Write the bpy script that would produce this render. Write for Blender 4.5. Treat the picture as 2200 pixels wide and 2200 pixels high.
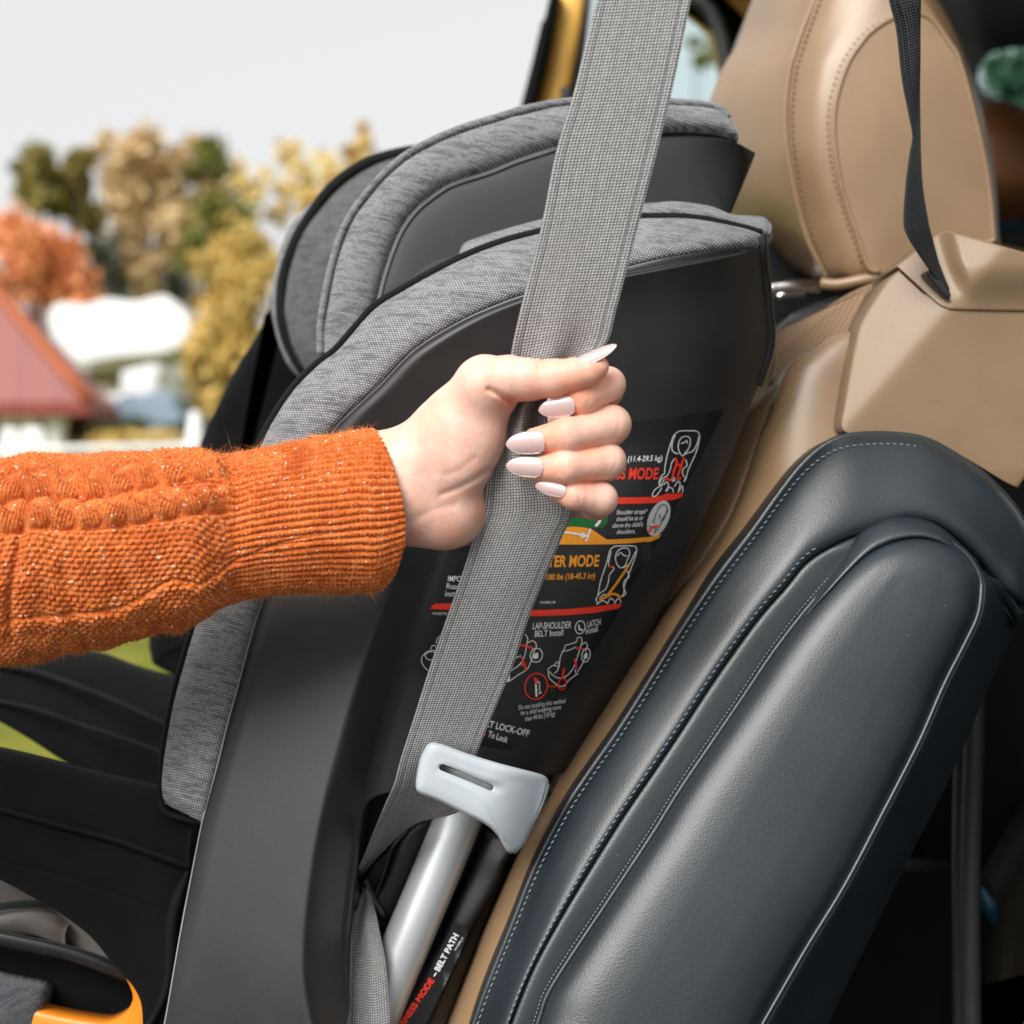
import bpy, math, random
import numpy as np
from mathutils import Vector, Matrix

random.seed(7)
rng = np.random.default_rng(7)
for o in list(bpy.data.objects):
    bpy.data.objects.remove(o, do_unlink=True)
scene = bpy.context.scene
COL = scene.collection

# ------------------------------------------------------------------ camera
FOCAL, SENSOR, RES = 55.0, 36.0, 2200.0
K = SENSOR / FOCAL / RES                       # metres per unit of the measuring grid, per metre of distance
cam_d = bpy.data.cameras.new('camera')
cam = bpy.data.objects.new('camera', cam_d)
COL.objects.link(cam)
cam.location = (0, 0, 0)
cam.rotation_euler = (math.radians(90), 0, 0)
cam_d.lens = FOCAL
cam_d.sensor_width = SENSOR
cam_d.clip_start = 0.02
cam_d.clip_end = 2000
cam_d.dof.use_dof = True
cam_d.dof.focus_distance = 0.742
cam_d.dof.aperture_fstop = 7.1
scene.camera = cam

# ------------------------------------------------------------------ sky and sun
SUN_EL, SUN_AZ = 40.0, 212.0                   # the light comes from over the photographer's left shoulder
world = bpy.data.worlds.new('World')
scene.world = world
world.use_nodes = True
wn, wl = world.node_tree.nodes, world.node_tree.links
for n in list(wn):
    wn.remove(n)
sky = wn.new('ShaderNodeTexSky')
sky.sky_type = 'NISHITA'
sky.sun_disc = False
sky.sun_elevation = math.radians(SUN_EL)
sky.sun_rotation = math.radians(SUN_AZ)
sky.air_density = 1.0
sky.dust_density = 4.0
sky.ozone_density = 1.0
hsv = wn.new('ShaderNodeHueSaturation')        # thin bright overcast: hardly any blue left
hsv.inputs['Saturation'].default_value = 0.12
mixw = wn.new('ShaderNodeMix')
mixw.data_type = 'RGBA'
mixw.inputs[0].default_value = 0.72
mixw.inputs[7].default_value = (7.6, 7.68, 7.72, 1)
bg = wn.new('ShaderNodeBackground')
bg.inputs['Strength'].default_value = 0.12
wo = wn.new('ShaderNodeOutputWorld')
wl.new(sky.outputs[0], hsv.inputs['Color'])
wl.new(hsv.outputs[0], mixw.inputs[6])
wl.new(mixw.outputs[2], bg.inputs['Color'])
wl.new(bg.outputs[0], wo.inputs['Surface'])

sun_d = bpy.data.lights.new('sun', 'SUN')
sun_d.energy = 4.0
sun_d.angle = math.radians(38)
sun_d.color = (1.0, 0.965, 0.925)
sun = bpy.data.objects.new('sun', sun_d)
COL.objects.link(sun)
_az, _el = math.radians(SUN_AZ), math.radians(SUN_EL)
_to = Vector((math.sin(_az) * math.cos(_el), math.cos(_az) * math.cos(_el), math.sin(_el)))
sun.rotation_euler = (-_to).to_track_quat('-Z', 'Y').to_euler()

vs = scene.view_settings
vs.view_transform = 'Standard'
vs.look = 'None'
vs.exposure = 0.12
vs.gamma = 1.0
vs.use_curve_mapping = False
scene.render.engine = 'CYCLES'

# ------------------------------------------------------------------ geometry helpers
LEAN = [0.0]                                   # backward lean of the part being built, metres per grid unit
def PP(a):
    """(x, y, distance) measured on the photograph's grid -> world points"""
    a = np.array(a, float)
    if LEAN[0]:
        a[..., 2] += LEAN[0] * (1400 - a[..., 1])
    k = K * a[..., 2]
    return np.stack([(a[..., 0] - 1100) * k, a[..., 2], -(a[..., 1] - 1100) * k], -1)

def P(x, y, d):
    return PP(np.array([x, y, d]))

def smooth01(x, a, b):
    t = np.clip((np.asarray(x, float) - a) / (b - a), 0, 1)
    return t * t * (3 - 2 * t)

def crom(pts, n, closed=False, dense=14):
    """Catmull-Rom through the points, resampled to n points of even spacing"""
    p = np.asarray(pts, float)
    m = len(p)
    if closed:
        q = np.vstack([p[-1:], p, p[:2]])
        segs = m
    else:
        q = np.vstack([2 * p[0] - p[1], p, 2 * p[-1] - p[-2]])
        segs = m - 1
    out = []
    t = np.linspace(0, 1, dense, endpoint=False)[:, None]
    for i in range(segs):
        a, b, c, d = q[i], q[i + 1], q[i + 2], q[i + 3]
        out.append(0.5 * (2 * b + (c - a) * t + (2 * a - 5 * b + 4 * c - d) * t ** 2 + (3 * b - a - 3 * c + d) * t ** 3))
    out.append((p[0] if closed else p[-1])[None])
    o = np.vstack(out)
    s = np.concatenate([[0], np.cumsum(np.linalg.norm(np.diff(o[:, :2], axis=0), axis=1) + 1e-9)])
    u = np.linspace(0, s[-1], n + (1 if closed else 0))
    r = np.stack([np.interp(u, s, o[:, j]) for j in range(o.shape[1])], -1)
    return r[:-1] if closed else r

def with_d(pts, d):
    return [(x, y, d) for x, y in pts]

def dlin(pts, d0, d1):
    n = len(pts)
    return [(p[0], p[1], d0 + (d1 - d0) * i / (n - 1)) for i, p in enumerate(pts)]

def mesh_obj(name, verts, faces, mat, parent=None, uv=None, smooth=True):
    me = bpy.data.meshes.new(name)
    me.from_pydata([tuple(map(float, v)) for v in verts], [], [tuple(int(i) for i in f) for f in faces])
    if uv is not None:
        lay = me.uv_layers.new(name='UVMap')
        li = np.empty(len(me.loops), dtype=np.int32)
        me.loops.foreach_get('vertex_index', li)
        lay.data.foreach_set('uv', np.asarray(uv, np.float32)[li].ravel())
    me.materials.append(mat)
    me.polygons.foreach_set('use_smooth', [smooth] * len(me.polygons))
    me.update()
    o = bpy.data.objects.new(name, me)
    COL.objects.link(o)
    if parent is not None:
        put_under(o, parent)
    return o

def put_under(o, parent):
    o.parent = parent
    o.matrix_parent_inverse = Matrix.Translation(-origin_of(parent))

def origin_of(o):
    v = Vector(o.location)
    return v

def thing(name, loc, label, cat, group=None):
    e = bpy.data.objects.new(name, None)
    COL.objects.link(e)
    e.empty_display_size = 0.05
    e.location = tuple(map(float, loc))
    tag(e, label, cat, group)
    return e

def tag(o, label, cat, group=None, kind=None):
    o['label'] = label
    if cat:
        o['category'] = cat
    if group:
        o['group'] = group
    if kind:
        o['kind'] = kind
    return o

def structure(o):
    o['kind'] = 'structure'
    return o

def grid_faces(nv, nu, close_u=False, close_v=False, flip=False):
    i = np.arange(nv if close_v else nv - 1)[:, None]
    j = np.arange(nu if close_u else nu - 1)[None, :]
    i2, j2 = (i + 1) % nv, (j + 1) % nu
    f = np.stack([i * nu + j, i * nu + j2, i2 * nu + j2, i2 * nu + j], -1).reshape(-1, 4)
    return f[:, ::-1] if flip else f

def dome(u, p=2.6):
    return np.clip(1 - np.abs(2 * u - 1) ** p, 0, None) ** (1 / p)

def loft(name, A, B, mat, parent=None, nv=80, nu=14, bulge=0.008, thick=0.01, prof=dome, nback=3, dfun=None, taper=0.0, resample=True):
    """closed solid strip between two edge curves; bulges towards the door opening, has a back"""
    A = crom(A, nv) if resample else np.asarray(A, float)
    B = crom(B, nv) if resample else np.asarray(B, float)
    u = 0.5 - 0.5 * np.cos(np.linspace(0, math.pi, nu))
    if dfun is not None:
        g = A[:, None, :] * (1 - u)[None, :, None] + B[:, None, :] * u[None, :, None]
        g[..., 2] = dfun(g[..., 0], g[..., 1])
        F = PP(g)
    else:
        pa, pb = PP(A), PP(B)
        F = pa[:, None, :] * (1 - u)[None, :, None] + pb[:, None, :] * u[None, :, None]
    b = prof(u) * bulge
    tv = np.ones(nv)
    if taper > 0:
        s = np.linspace(0, 1, nv)
        tv = np.sqrt(np.clip(np.minimum(s, 1 - s) / taper, 0.0, 1))
    F[..., 1] -= b[None, :] * tv[:, None]
    ub = np.linspace(1, 0, nback + 2)
    Bk = F[:, -1:, :] * ub[None, :, None] + F[:, :1, :] * (1 - ub)[None, :, None]
    Bk[..., 1] += thick
    S = np.concatenate([F, Bk], 1)
    n = S.shape[1]
    w = np.linalg.norm(np.diff(S, axis=1), axis=2)
    uu = np.concatenate([np.zeros((nv, 1)), np.cumsum(w, 1)], 1)
    ll = np.linalg.norm(np.diff(S.mean(1), axis=0), axis=1)
    vv = np.concatenate([[0], np.cumsum(ll)])[:, None] + uu * 0
    f = grid_faces(nv, n, close_u=True, flip=False).tolist()
    f.append(list(range(n)))
    f.append(list(range((nv - 1) * n, nv * n))[::-1])
    return mesh_obj(name, S.reshape(-1, 3), f, mat, parent, np.stack([uu, vv], -1).reshape(-1, 2))

def frames(C):
    T = np.gradient(C, axis=0)
    T /= np.linalg.norm(T, axis=1)[:, None] + 1e-12
    up = np.tile(np.array([0, -1.0, 0]), (len(C), 1))
    S = np.cross(T, up)
    bad = np.linalg.norm(S, axis=1) < 1e-3
    S[bad] = np.array([1.0, 0, 0])
    S /= np.linalg.norm(S, axis=1)[:, None]
    U = np.cross(S, T)
    return T, S, U

def tube(name, path, r, mat, parent=None, n=80, seg=12, rdeep=None, world=False, closed=False):
    """round bar along a path of (x, y, d); r in metres, one value or one per path point"""
    C = np.asarray(path, float)
    if not world:
        C = PP(crom(C, n, closed)) if len(C) > 2 else PP(np.linspace(C[0], C[-1], n))
    n = len(C)
    r = np.interp(np.linspace(0, 1, n), np.linspace(0, 1, len(np.atleast_1d(r))), np.atleast_1d(r))
    T, S, U = frames(C)
    a = np.linspace(0, 2 * math.pi, seg, endpoint=False)
    q = 1.0 if rdeep is None else rdeep
    V = C[:, None] + r[:, None, None] * (np.cos(a)[None, :, None] * S[:, None] + q * np.sin(a)[None, :, None] * U[:, None])
    f = grid_faces(n, seg, close_u=True, close_v=closed).tolist()
    if not closed:
        f += [list(range(seg))[::-1], list(range((n - 1) * seg, n * seg))]
    l = np.concatenate([[0], np.cumsum(np.linalg.norm(np.diff(C, axis=0), axis=1))])
    uv = np.stack([np.tile(a[None] * r.mean(), (n, 1)), np.tile(l[:, None], (1, seg))], -1).reshape(-1, 2)
    return mesh_obj(name, V.reshape(-1, 3), f, mat, parent, uv)

def rings(name, loops, mat, parent=None, n=96, sub=5, center=None, back=None):
    """domed solid from nested closed outlines, outermost first; start points must correspond"""
    L = [crom(l, n, closed=True) for l in loops]
    if center is not None:
        L.append(np.tile(np.asarray(center, float), (n, 1)) * 0.97 + L[-1] * 0.03)
    A = np.stack(L, 0)
    m = len(L)
    q = np.concatenate([2 * A[:1] - A[1:2], A, 2 * A[-1:] - A[-2:-1]], 0)
    out = []
    for i in range(m - 1):
        for t in np.linspace(0, 1, sub, endpoint=False):
            a, b, c, d = q[i], q[i + 1], q[i + 2], q[i + 3]
            out.append(0.5 * (2 * b + (c - a) * t + (2 * a - 5 * b + 4 * c - d) * t ** 2 + (3 * b - a - 3 * c + d) * t ** 3))
    out.append(A[-1])
    R = PP(np.stack(out, 0))
    if back:
        B = R[:1].copy()
        B[..., 1] += back
        c = B.mean(1, keepdims=True)
        B = c + (B - c) * 0.97
        R = np.concatenate([B, R], 0)
    f = grid_faces(len(R), n, close_u=True).tolist()
    f.append(list(range((len(R) - 1) * n, len(R) * n)))
    f.append(list(range(n))[::-1])
    uv = np.stack([R[..., 0], R[..., 2]], -1).reshape(-1, 2)
    return mesh_obj(name, R.reshape(-1, 3), f, mat, parent, uv)

def slab(name, outline, d, thick, mat, parent=None, n=120, bevel=0.0015, dfun=None, curved=True):
    """flat solid with the given outline and rounded edges"""
    if curved:
        o = crom([(p[0], p[1]) for p in outline], n, closed=True)
    else:
        o = np.asarray([(p[0], p[1]) for p in outline], float)
        n = len(o)
    dd = np.full(n, d) if dfun is None else dfun(o[:, 0], o[:, 1])
    base = PP(np.column_stack([o, dd]))
    nx = np.roll(base, -1, 0) - np.roll(base, 1, 0)
    nrm = np.stack([nx[:, 2], nx[:, 1] * 0, -nx[:, 0]], -1)
    nrm /= np.linalg.norm(nrm, axis=1)[:, None] + 1e-9
    area = np.sum(base[:, 0] * np.roll(base[:, 2], -1) - np.roll(base[:, 0], -1) * base[:, 2])
    inw = -nrm if area > 0 else nrm
    # check inward direction
    c = base.mean(0)
    layers = []
    for a in (0, 22.5, 45, 67.5, 90):
        t = math.radians(a)
        l = base + inw * bevel * (1 - math.cos(t))
        l[:, 1] += -bevel * math.sin(t) + bevel
        layers.append(l)
    bk = base.copy(); bk[:, 1] += thick
    S = np.stack([bk] + layers, 0)
    f = grid_faces(len(S), n, close_u=True).tolist()
    f.append(list(range((len(S) - 1) * n, len(S) * n)))
    f.append(list(range(n))[::-1])
    uv = np.stack([S[..., 0], S[..., 2]], -1).reshape(-1, 2)
    return mesh_obj(name, S.reshape(-1, 3), f, mat, parent, uv)

def box(name, c, size, mat, parent=None, rotz=0.0, bevel=0.0):
    sx, sy, sz = [s / 2 for s in size]
    v = np.array([(x, y, z) for x in (-sx, sx) for y in (-sy, sy) for z in (-sz, sz)])
    R = np.array([[math.cos(rotz), -math.sin(rotz), 0], [math.sin(rotz), math.cos(rotz), 0], [0, 0, 1]])
    v = v @ R.T + np.asarray(c, float)
    f = [(0, 1, 3, 2), (4, 6, 7, 5), (0, 4, 5, 1), (2, 3, 7, 6), (0, 2, 6, 4), (1, 5, 7, 3)]
    return mesh_obj(name, v, f, mat, parent, smooth=False)

def strip(name, path, width, mat, parent=None, n=40, dfun=None, lift=0.0, d=None, closed=False):
    """flat printed line of the given width (grid units) lying on a surface"""
    V, F = strip_data(path, width, n, dfun, lift, d, closed)
    return mesh_obj(name, V, F, mat, parent, smooth=False)

def strip_data(path, width, n, dfun, lift, d=None, closed=False):
    p = np.asarray(path, float)[:, :2]
    if n:
        p = crom(p, n, closed) if len(p) > 2 else np.linspace(p[0], p[-1], n)
    if closed:
        t = np.roll(p, -1, 0) - np.roll(p, 1, 0)
    else:
        t = np.gradient(p, axis=0)
    t /= np.linalg.norm(t, axis=1)[:, None] + 1e-9
    nn = np.stack([-t[:, 1], t[:, 0]], -1) * width / 2
    q = np.stack([p - nn, p + nn], 1)
    dd = dfun(q[..., 0], q[..., 1]) if dfun is not None else np.full(q.shape[:2], d)
    V = PP(np.concatenate([q, (dd - lift)[..., None]], -1))
    return V.reshape(-1, 3), grid_faces(len(p), 2, close_v=closed).tolist()

def join_data(chunks):
    V, F, o = [], [], 0
    for v, f in chunks:
        V.append(np.asarray(v, float)); F += [[i + o for i in ff] for ff in f]; o += len(v)
    return np.vstack(V), F

def stitches(name, path, mat, parent, pitch=11.0, fill=0.62, r=0.00032, slant=0.0, lift=0.0004):
    """a seam's stitches: short thread humps along a path (x, y, d)"""
    p = crom(path, 600)
    s = np.concatenate([[0], np.cumsum(np.linalg.norm(np.diff(p[:, :2], axis=0), axis=1))])
    ch, k = [], 0
    a = np.linspace(0, 2 * math.pi, 6, endpoint=False)
    while (k + 1) * pitch < s[-1]:
        u = np.linspace(k * pitch, k * pitch + pitch * fill, 5)
        q = np.stack([np.interp(u, s, p[:, j]) for j in range(3)], -1)
        C = PP(q)
        hump = np.sin(np.linspace(0, math.pi, 5))
        C[:, 1] -= lift * (hump * 1.6 - 0.5)
        T, S, U = frames(C)
        if slant:
            C = C + S * (np.linspace(-1, 1, 5) * slant)[:, None]
        rr = r * (0.6 + 0.4 * hump)
        V = C[:, None] + rr[:, None, None] * (np.cos(a)[None, :, None] * S[:, None] + np.sin(a)[None, :, None] * U[:, None])
        ch.append((V.reshape(-1, 3), grid_faces(5, 6, close_u=True).tolist() + [list(range(6))[::-1], list(range(24, 30))]))
        k += 1
    V, F = join_data(ch)
    return mesh_obj(name, V, F, mat, parent)

# ------------------------------------------------------------------ materials
class X:
    """a socket with arithmetic"""
    def __init__(s, nt, k): s.nt, s.k = nt, k
    def _m(s, op, *a, clamp=False):
        n = s.nt.nodes.new('ShaderNodeMath'); n.operation = op; n.use_clamp = clamp
        for i, v in enumerate((s,) + a):
            if isinstance(v, X): s.nt.links.new(v.k, n.inputs[i])
            else: n.inputs[i].default_value = v
        return X(s.nt, n.outputs[0])
    def __add__(s, o): return s._m('ADD', o)
    def __radd__(s, o): return s._m('ADD', o)
    def __sub__(s, o): return s._m('SUBTRACT', o)
    def __rsub__(s, o): return (s * -1) + o
    def __mul__(s, o): return s._m('MULTIPLY', o)
    def __rmul__(s, o): return s._m('MULTIPLY', o)
    def __truediv__(s, o): return s._m('DIVIDE', o)
    def sin(s): return s._m('SINE')
    def abs(s): return s._m('ABSOLUTE')
    def frac(s): return s._m('FRACT')
    def floor(s): return s._m('FLOOR')
    def pow(s, e): return s._m('POWER', e)
    def min(s, o): return s._m('MINIMUM', o)
    def max(s, o): return s._m('MAXIMUM', o)
    def mod(s, o): return s._m('FLOORED_MODULO', o)
    def gt(s, o): return s._m('GREATER_THAN', o)
    def sqrt(s): return s._m('SQRT')
    def ramp(s, a, b, lo=0.0, hi=1.0):
        n = s.nt.nodes.new('ShaderNodeMapRange'); n.interpolation_type = 'SMOOTHSTEP'
        s.nt.links.new(s.k, n.inputs[0])
        for i, v in enumerate((a, b, lo, hi)): n.inputs[i + 1].default_value = v
        return X(s.nt, n.outputs[0])

class Mat:
    def __init__(s, name, base=(0.5, 0.5, 0.5), rough=0.5, spec=0.5, metal=0.0, **kw):
        s.m = bpy.data.materials.new(name); s.m.use_nodes = True
        s.nt = s.m.node_tree
        s.b = s.nt.nodes['Principled BSDF']
        s.b.inputs['Base Color'].default_value = (*base, 1)
        s.b.inputs['Roughness'].default_value = rough
        s.b.inputs['Specular IOR Level'].default_value = spec
        s.b.inputs['Metallic'].default_value = metal
        for k, v in kw.items(): s.b.inputs[k.replace('_', ' ')].default_value = v
    def node(s, t): return s.nt.nodes.new(t)
    def uv(s):
        n = s.node('ShaderNodeUVMap'); sp = s.node('ShaderNodeSeparateXYZ')
        s.nt.links.new(n.outputs[0], sp.inputs[0])
        return X(s.nt, sp.outputs[0]), X(s.nt, sp.outputs[1])
    def pos(s):
        n = s.node('ShaderNodeNewGeometry'); sp = s.node('ShaderNodeSeparateXYZ')
        s.nt.links.new(n.outputs['Position'], sp.inputs[0])
        return [X(s.nt, sp.outputs[i]) for i in range(3)]
    def vec(s, x, y, z=0.0):
        n = s.node('ShaderNodeCombineXYZ')
        for i, v in enumerate((x, y, z)):
            if isinstance(v, X): s.nt.links.new(v.k, n.inputs[i])
            else: n.inputs[i].default_value = v
        return n.outputs[0]
    def noise(s, v, scale=1.0, detail=2.0, rough=0.5):
        n = s.node('ShaderNodeTexNoise'); n.inputs['Scale'].default_value = scale
        n.inputs['Detail'].default_value = detail; n.inputs['Roughness'].default_value = rough
        s.nt.links.new(v, n.inputs['Vector'])
        return X(s.nt, n.outputs[0])
    def voro(s, v, scale=1.0, rand=1.0, out=0):
        n = s.node('ShaderNodeTexVoronoi'); n.inputs['Scale'].default_value = scale
        n.inputs['Randomness'].default_value = rand
        s.nt.links.new(v, n.inputs['Vector'])
        return X(s.nt, n.outputs[out])
    def white(s, v):
        n = s.node('ShaderNodeTexWhiteNoise'); n.noise_dimensions = '3D'
        s.nt.links.new(v, n.inputs['Vector'])
        return X(s.nt, n.outputs['Value'])
    def attr(s, name):
        n = s.node('ShaderNodeAttribute'); n.attribute_name = name
        return X(s.nt, n.outputs['Fac'])
    def mix(s, f, a, b):
        n = s.node('ShaderNodeMix'); n.data_type = 'RGBA'
        if isinstance(f, X): s.nt.links.new(f.k, n.inputs[0])
        else: n.inputs[0].default_value = f
        for i, c in ((6, a), (7, b)):
            if isinstance(c, X): s.nt.links.new(c.k, n.inputs[i])
            else: n.inputs[i].default_value = (*c, 1)
        return X(s.nt, n.outputs[2])
    def color(s, x): s.nt.links.new(x.k, s.b.inputs['Base Color']); return s
    def rough(s, x): s.nt.links.new(x.k, s.b.inputs['Roughness']); return s
    def bump(s, h, dist=0.001, strength=1.0):
        n = s.node('ShaderNodeBump'); n.inputs['Distance'].default_value = dist
        n.inputs['Strength'].default_value = strength
        s.nt.links.new(h.k, n.inputs['Height'])
        s.nt.links.new(n.outputs[0], s.b.inputs['Normal']); return s

def mat_plastic(name, base, rough=0.5, grain=0.00012, gscale=2600, spec=0.5, var=0.12):
    m = Mat(name, base, rough, spec)
    x, y, z = m.pos(); v = m.vec(x, y, z)
    g = m.noise(v, gscale, 2.0)
    big = m.noise(v, 28, 3.0)
    c = m.mix(big.ramp(0.3, 0.7), tuple(c * (1 - var) for c in base), tuple(c * (1 + var) for c in base))
    dust = m.voro(v, 170, 1.0).ramp(0.03, 0.055, 1.0, 0.0) * m.noise(v, 45, 1.0).ramp(0.57, 0.62)
    m.color(m.mix(dust * 0.35, c, (0.35, 0.35, 0.35)))
    m.rough(big * 0.12 + (rough - 0.06))
    m.bump(g, grain, 0.6)
    return m.m

def mat_leather(name, base, rough=0.42, gscale=900, grain=0.00022, spec=0.5, var=0.08, perf=False):
    m = Mat(name, base, rough, spec)
    x, y, z = m.pos(); v = m.vec(x, y, z)
    cell = m.voro(v, gscale, 1.0)
    fine = m.noise(v, gscale * 2.2, 2.0)
    big = m.noise(v, 16, 3.0)
    h = cell * 0.7 + fine * 0.5 + big * 1.5
    c = m.mix(big.ramp(0.3, 0.7), tuple(k * (1 - var) for k in base), tuple(k * (1 + var) for k in base))
    if perf:
        a = math.radians(28)
        p = (x * math.cos(a) + z * math.sin(a)) * (1 / 0.0024)
        q = (z * math.cos(a) - x * math.sin(a)) * (1 / 0.0024)
        q = q + (p.floor().mod(2.0)) * 0.5
        dx = p.frac() - 0.5; dy = q.frac() - 0.5
        hole = (dx * dx + dy * dy).sqrt().ramp(0.16, 0.27, 1.0, 0.0)
        c = m.mix(hole, c, tuple(k * 0.45 for k in base))
        h = h - hole * 2.0
    dust = m.voro(v, 150, 1.0).ramp(0.025, 0.05, 1.0, 0.0) * m.noise(v, 40, 1.0).ramp(0.57, 0.62)
    c = m.mix(dust * 0.4, c, (0.45, 0.45, 0.45))
    m.color(c); m.rough(fine * 0.12 + big * 0.14 + (rough - 0.13)); m.bump(h, grain, 0.7)
    return m.m

def mat_heather(name, dark, light, pitch=0.00105, tilt=-14, contrast=1.0):
    """woven two-tone upholstery: rows of light knots between dark streaky threads"""
    m = Mat(name, light, 0.9, 0.2)
    x, y, z = m.pos(); a = math.radians(tilt)
    p = x * math.cos(a) + z * math.sin(a)
    q = (z * math.cos(a) - x * math.sin(a)) + y * 0.25
    wob = m.noise(m.vec(x, y, z), 40, 1.0) * 0.0009
    q = q + wob
    row = (q * (1 / pitch)).floor()
    fx = (p * (1 / (pitch * 1.15)) + row.mod(2.0) * 0.5)
    cx = fx.frac() - 0.5; cy = (q * (1 / pitch)).frac() - 0.5
    knot = (cx * cx * 1.4 + cy * cy * 1.1).sqrt().ramp(0.18, 0.52, 1.0, 0.0)
    streak = m.noise(m.vec(p * 85, row * 7.618, 0.0), 1.0, 1.0).ramp(0.34, 0.56)
    patch = m.noise(m.vec(p * 40, q * 140, y * 40), 1.0, 2.0).ramp(0.32, 0.68)
    rnd = m.white(m.vec(fx.floor(), row, 0.0))
    lum = (knot * 0.78 + 0.22) * (streak * 0.42 + 0.20 * patch + 0.40) * (rnd * 0.4 + 0.75) * contrast
    m.color(m.mix(lum._m('MINIMUM', 1.0), dark, light))
    m.bump(knot + rnd * 0.2, 0.0005, 0.8)
    m.b.inputs['Sheen Weight'].default_value = 0.15
    return m.m

def mat_cloth(name, base, pitch=0.0007, rough=0.95, sheen=0.1, lint=0.0):
    m = Mat(name, base, rough, 0.15)
    x, y, z = m.pos()
    v = m.vec(x, y, z)
    w = ((x + z * 0.3) * (2 * math.pi / pitch)).sin() * ((z - x * 0.3 + y * 0.5) * (2 * math.pi / pitch)).sin()
    big = m.noise(v, 35, 3.0)
    c = m.mix(big.ramp(0.3, 0.7), tuple(k * 0.75 for k in base), tuple(k * 1.25 for k in base))
    if lint:
        sp = m.voro(v, 420, 1.0).ramp(0.03, 0.06, 1.0, 0.0) * m.noise(v, 90, 1.0).ramp(0.6, 0.66)
        c = m.mix(sp * lint, c, (0.3, 0.3, 0.3))
    m.color(c); m.bump(w * 0.5 + big * 1.2, 0.0003, 0.7)
    m.b.inputs['Sheen Weight'].default_value = sheen
    return m.m

def mat_webbing(name, dark, light, width=0.046, pu=0.00158, pv=0.00130, rough=0.62, spec=0.4, edge=True):
    """seat-belt webbing from the strip's own coordinates: staggered yarn knots with a border row"""
    m = Mat(name, light, rough, spec)
    u, v = m.uv()
    fu = u * (1 / pu)
    colm = fu.floor()
    fv = v * (1 / pv) + fu * 0.55 + colm.mod(2.0) * 0.5
    cx = fu.frac() - 0.5; cy = fv.frac() - 0.5
    k = (cx * cx * 0.9 + cy * cy).sqrt().ramp(0.16, 0.5, 1.0, 0.0)
    u2 = u * (1 / (pu * 0.5)); v2 = v * (1 / (pv * 1.0)) - u2 * 0.35
    k2 = ((u2.frac() - 0.5).abs() + (v2.frac() - 0.5).abs()).ramp(0.2, 0.75, 1.0, 0.0)
    rnd = m.white(m.vec(colm, fv.floor(), 0.0))
    slub = m.noise(m.vec(u * 160, v * 30, 0.0), 1.0, 3.0)
    big = m.noise(m.vec(u * 30, v * 22, 0.0), 1.0, 3.0)
    lum = (k * 0.66 + k2 * 0.32) * (rnd * 0.30 + 0.82) * (slub * 0.16 + 0.92) * (big * 0.16 + 0.92)
    e = (u - width * 0.5).abs()
    groove = ((e - width * 0.405).abs()).ramp(0.0002, 0.0007, 1.0, 0.0)
    lum = lum * (1.0 - groove * 0.45)
    m.color(m.mix(lum._m('MINIMUM', 1.0), dark, light))
    m.bump(k + k2 * 0.5 + slub * 0.3 - groove * 1.2, 0.0006, 0.85)
    return m.m

def flat(name, base, rough=0.5, spec=0.3):
    m = Mat(name, base, rough, spec)
    x, y, z = m.pos(); n = m.noise(m.vec(x, y, z), 700, 2.0)
    m.color(m.mix(n.ramp(0.3, 0.7), tuple(k * 0.9 for k in base), tuple(min(1, k * 1.06) for k in base)))
    return m.m

M = {}
M['shell'] = mat_plastic('moulded_grey_plastic', (0.0185, 0.019, 0.0195), 0.44, 0.00016)
M['shell_dark'] = mat_plastic('charcoal_plastic', (0.010, 0.011, 0.012), 0.45, 0.00014)
M['black_plastic'] = mat_plastic('black_plastic', (0.008, 0.008, 0.009), 0.45, 0.00010)
M['gloss_black'] = mat_plastic('satin_black_plastic', (0.012, 0.013, 0.014), 0.30, 0.00004)
M['heather'] = mat_heather('grey_heather_fabric', (0.028, 0.030, 0.036), (0.43, 0.43, 0.445), contrast=1.25, pitch=0.00128)
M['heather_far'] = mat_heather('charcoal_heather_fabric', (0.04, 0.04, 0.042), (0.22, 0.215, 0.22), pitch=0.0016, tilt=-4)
M['heather_pad'] = mat_heather('slate_heather_fabric', (0.02, 0.022, 0.026), (0.20, 0.21, 0.23), pitch=0.0011, tilt=35)
M['liner'] = mat_cloth('taupe_liner_fabric', (0.20, 0.18, 0.165), 0.0008, sheen=0.2)
M['cloth_black'] = mat_cloth('black_knit_fabric', (0.0045, 0.005, 0.0056), 0.0009, sheen=0.02, lint=0.5)
M['cloth_dark'] = mat_cloth('charcoal_mesh_fabric', (0.03, 0.03, 0.03), 0.0008)
M['piping'] = mat_cloth('black_piping', (0.0045, 0.005, 0.0055), 0.0011, rough=0.6, sheen=0.02)
M['lip'] = mat_plastic('pale_grey_plastic_edge', (0.30, 0.30, 0.31), 0.4, 0.00003)
M['belt'] = mat_webbing('grey_belt_webbing', (0.085, 0.085, 0.085), (0.76, 0.76, 0.755))
M['belt_dark'] = mat_webbing('black_belt_webbing', (0.004, 0.006, 0.008), (0.026, 0.034, 0.040), pu=0.0016, pv=0.0014, rough=0.45)
M['beige'] = mat_leather('beige_leather', (0.262, 0.165, 0.088), 0.38, 1300, 0.00010)
M['beige'].node_tree.nodes['Principled BSDF'].inputs['Coat Weight'].default_value = 0.35
M['beige'].node_tree.nodes['Principled BSDF'].inputs['Coat Roughness'].default_value = 0.3
M['beige_perf'] = mat_leather('perforated_beige_leather', (0.25, 0.155, 0.084), 0.5, 1300, 0.00014, perf=True)
M['beige_plastic'] = mat_leather('grained_beige_plastic', (0.235, 0.155, 0.088), 0.43, 800, 0.00012)
M['brown'] = mat_leather('brown_leather', (0.22, 0.085, 0.025), 0.5, 600, 0.00015)
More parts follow.
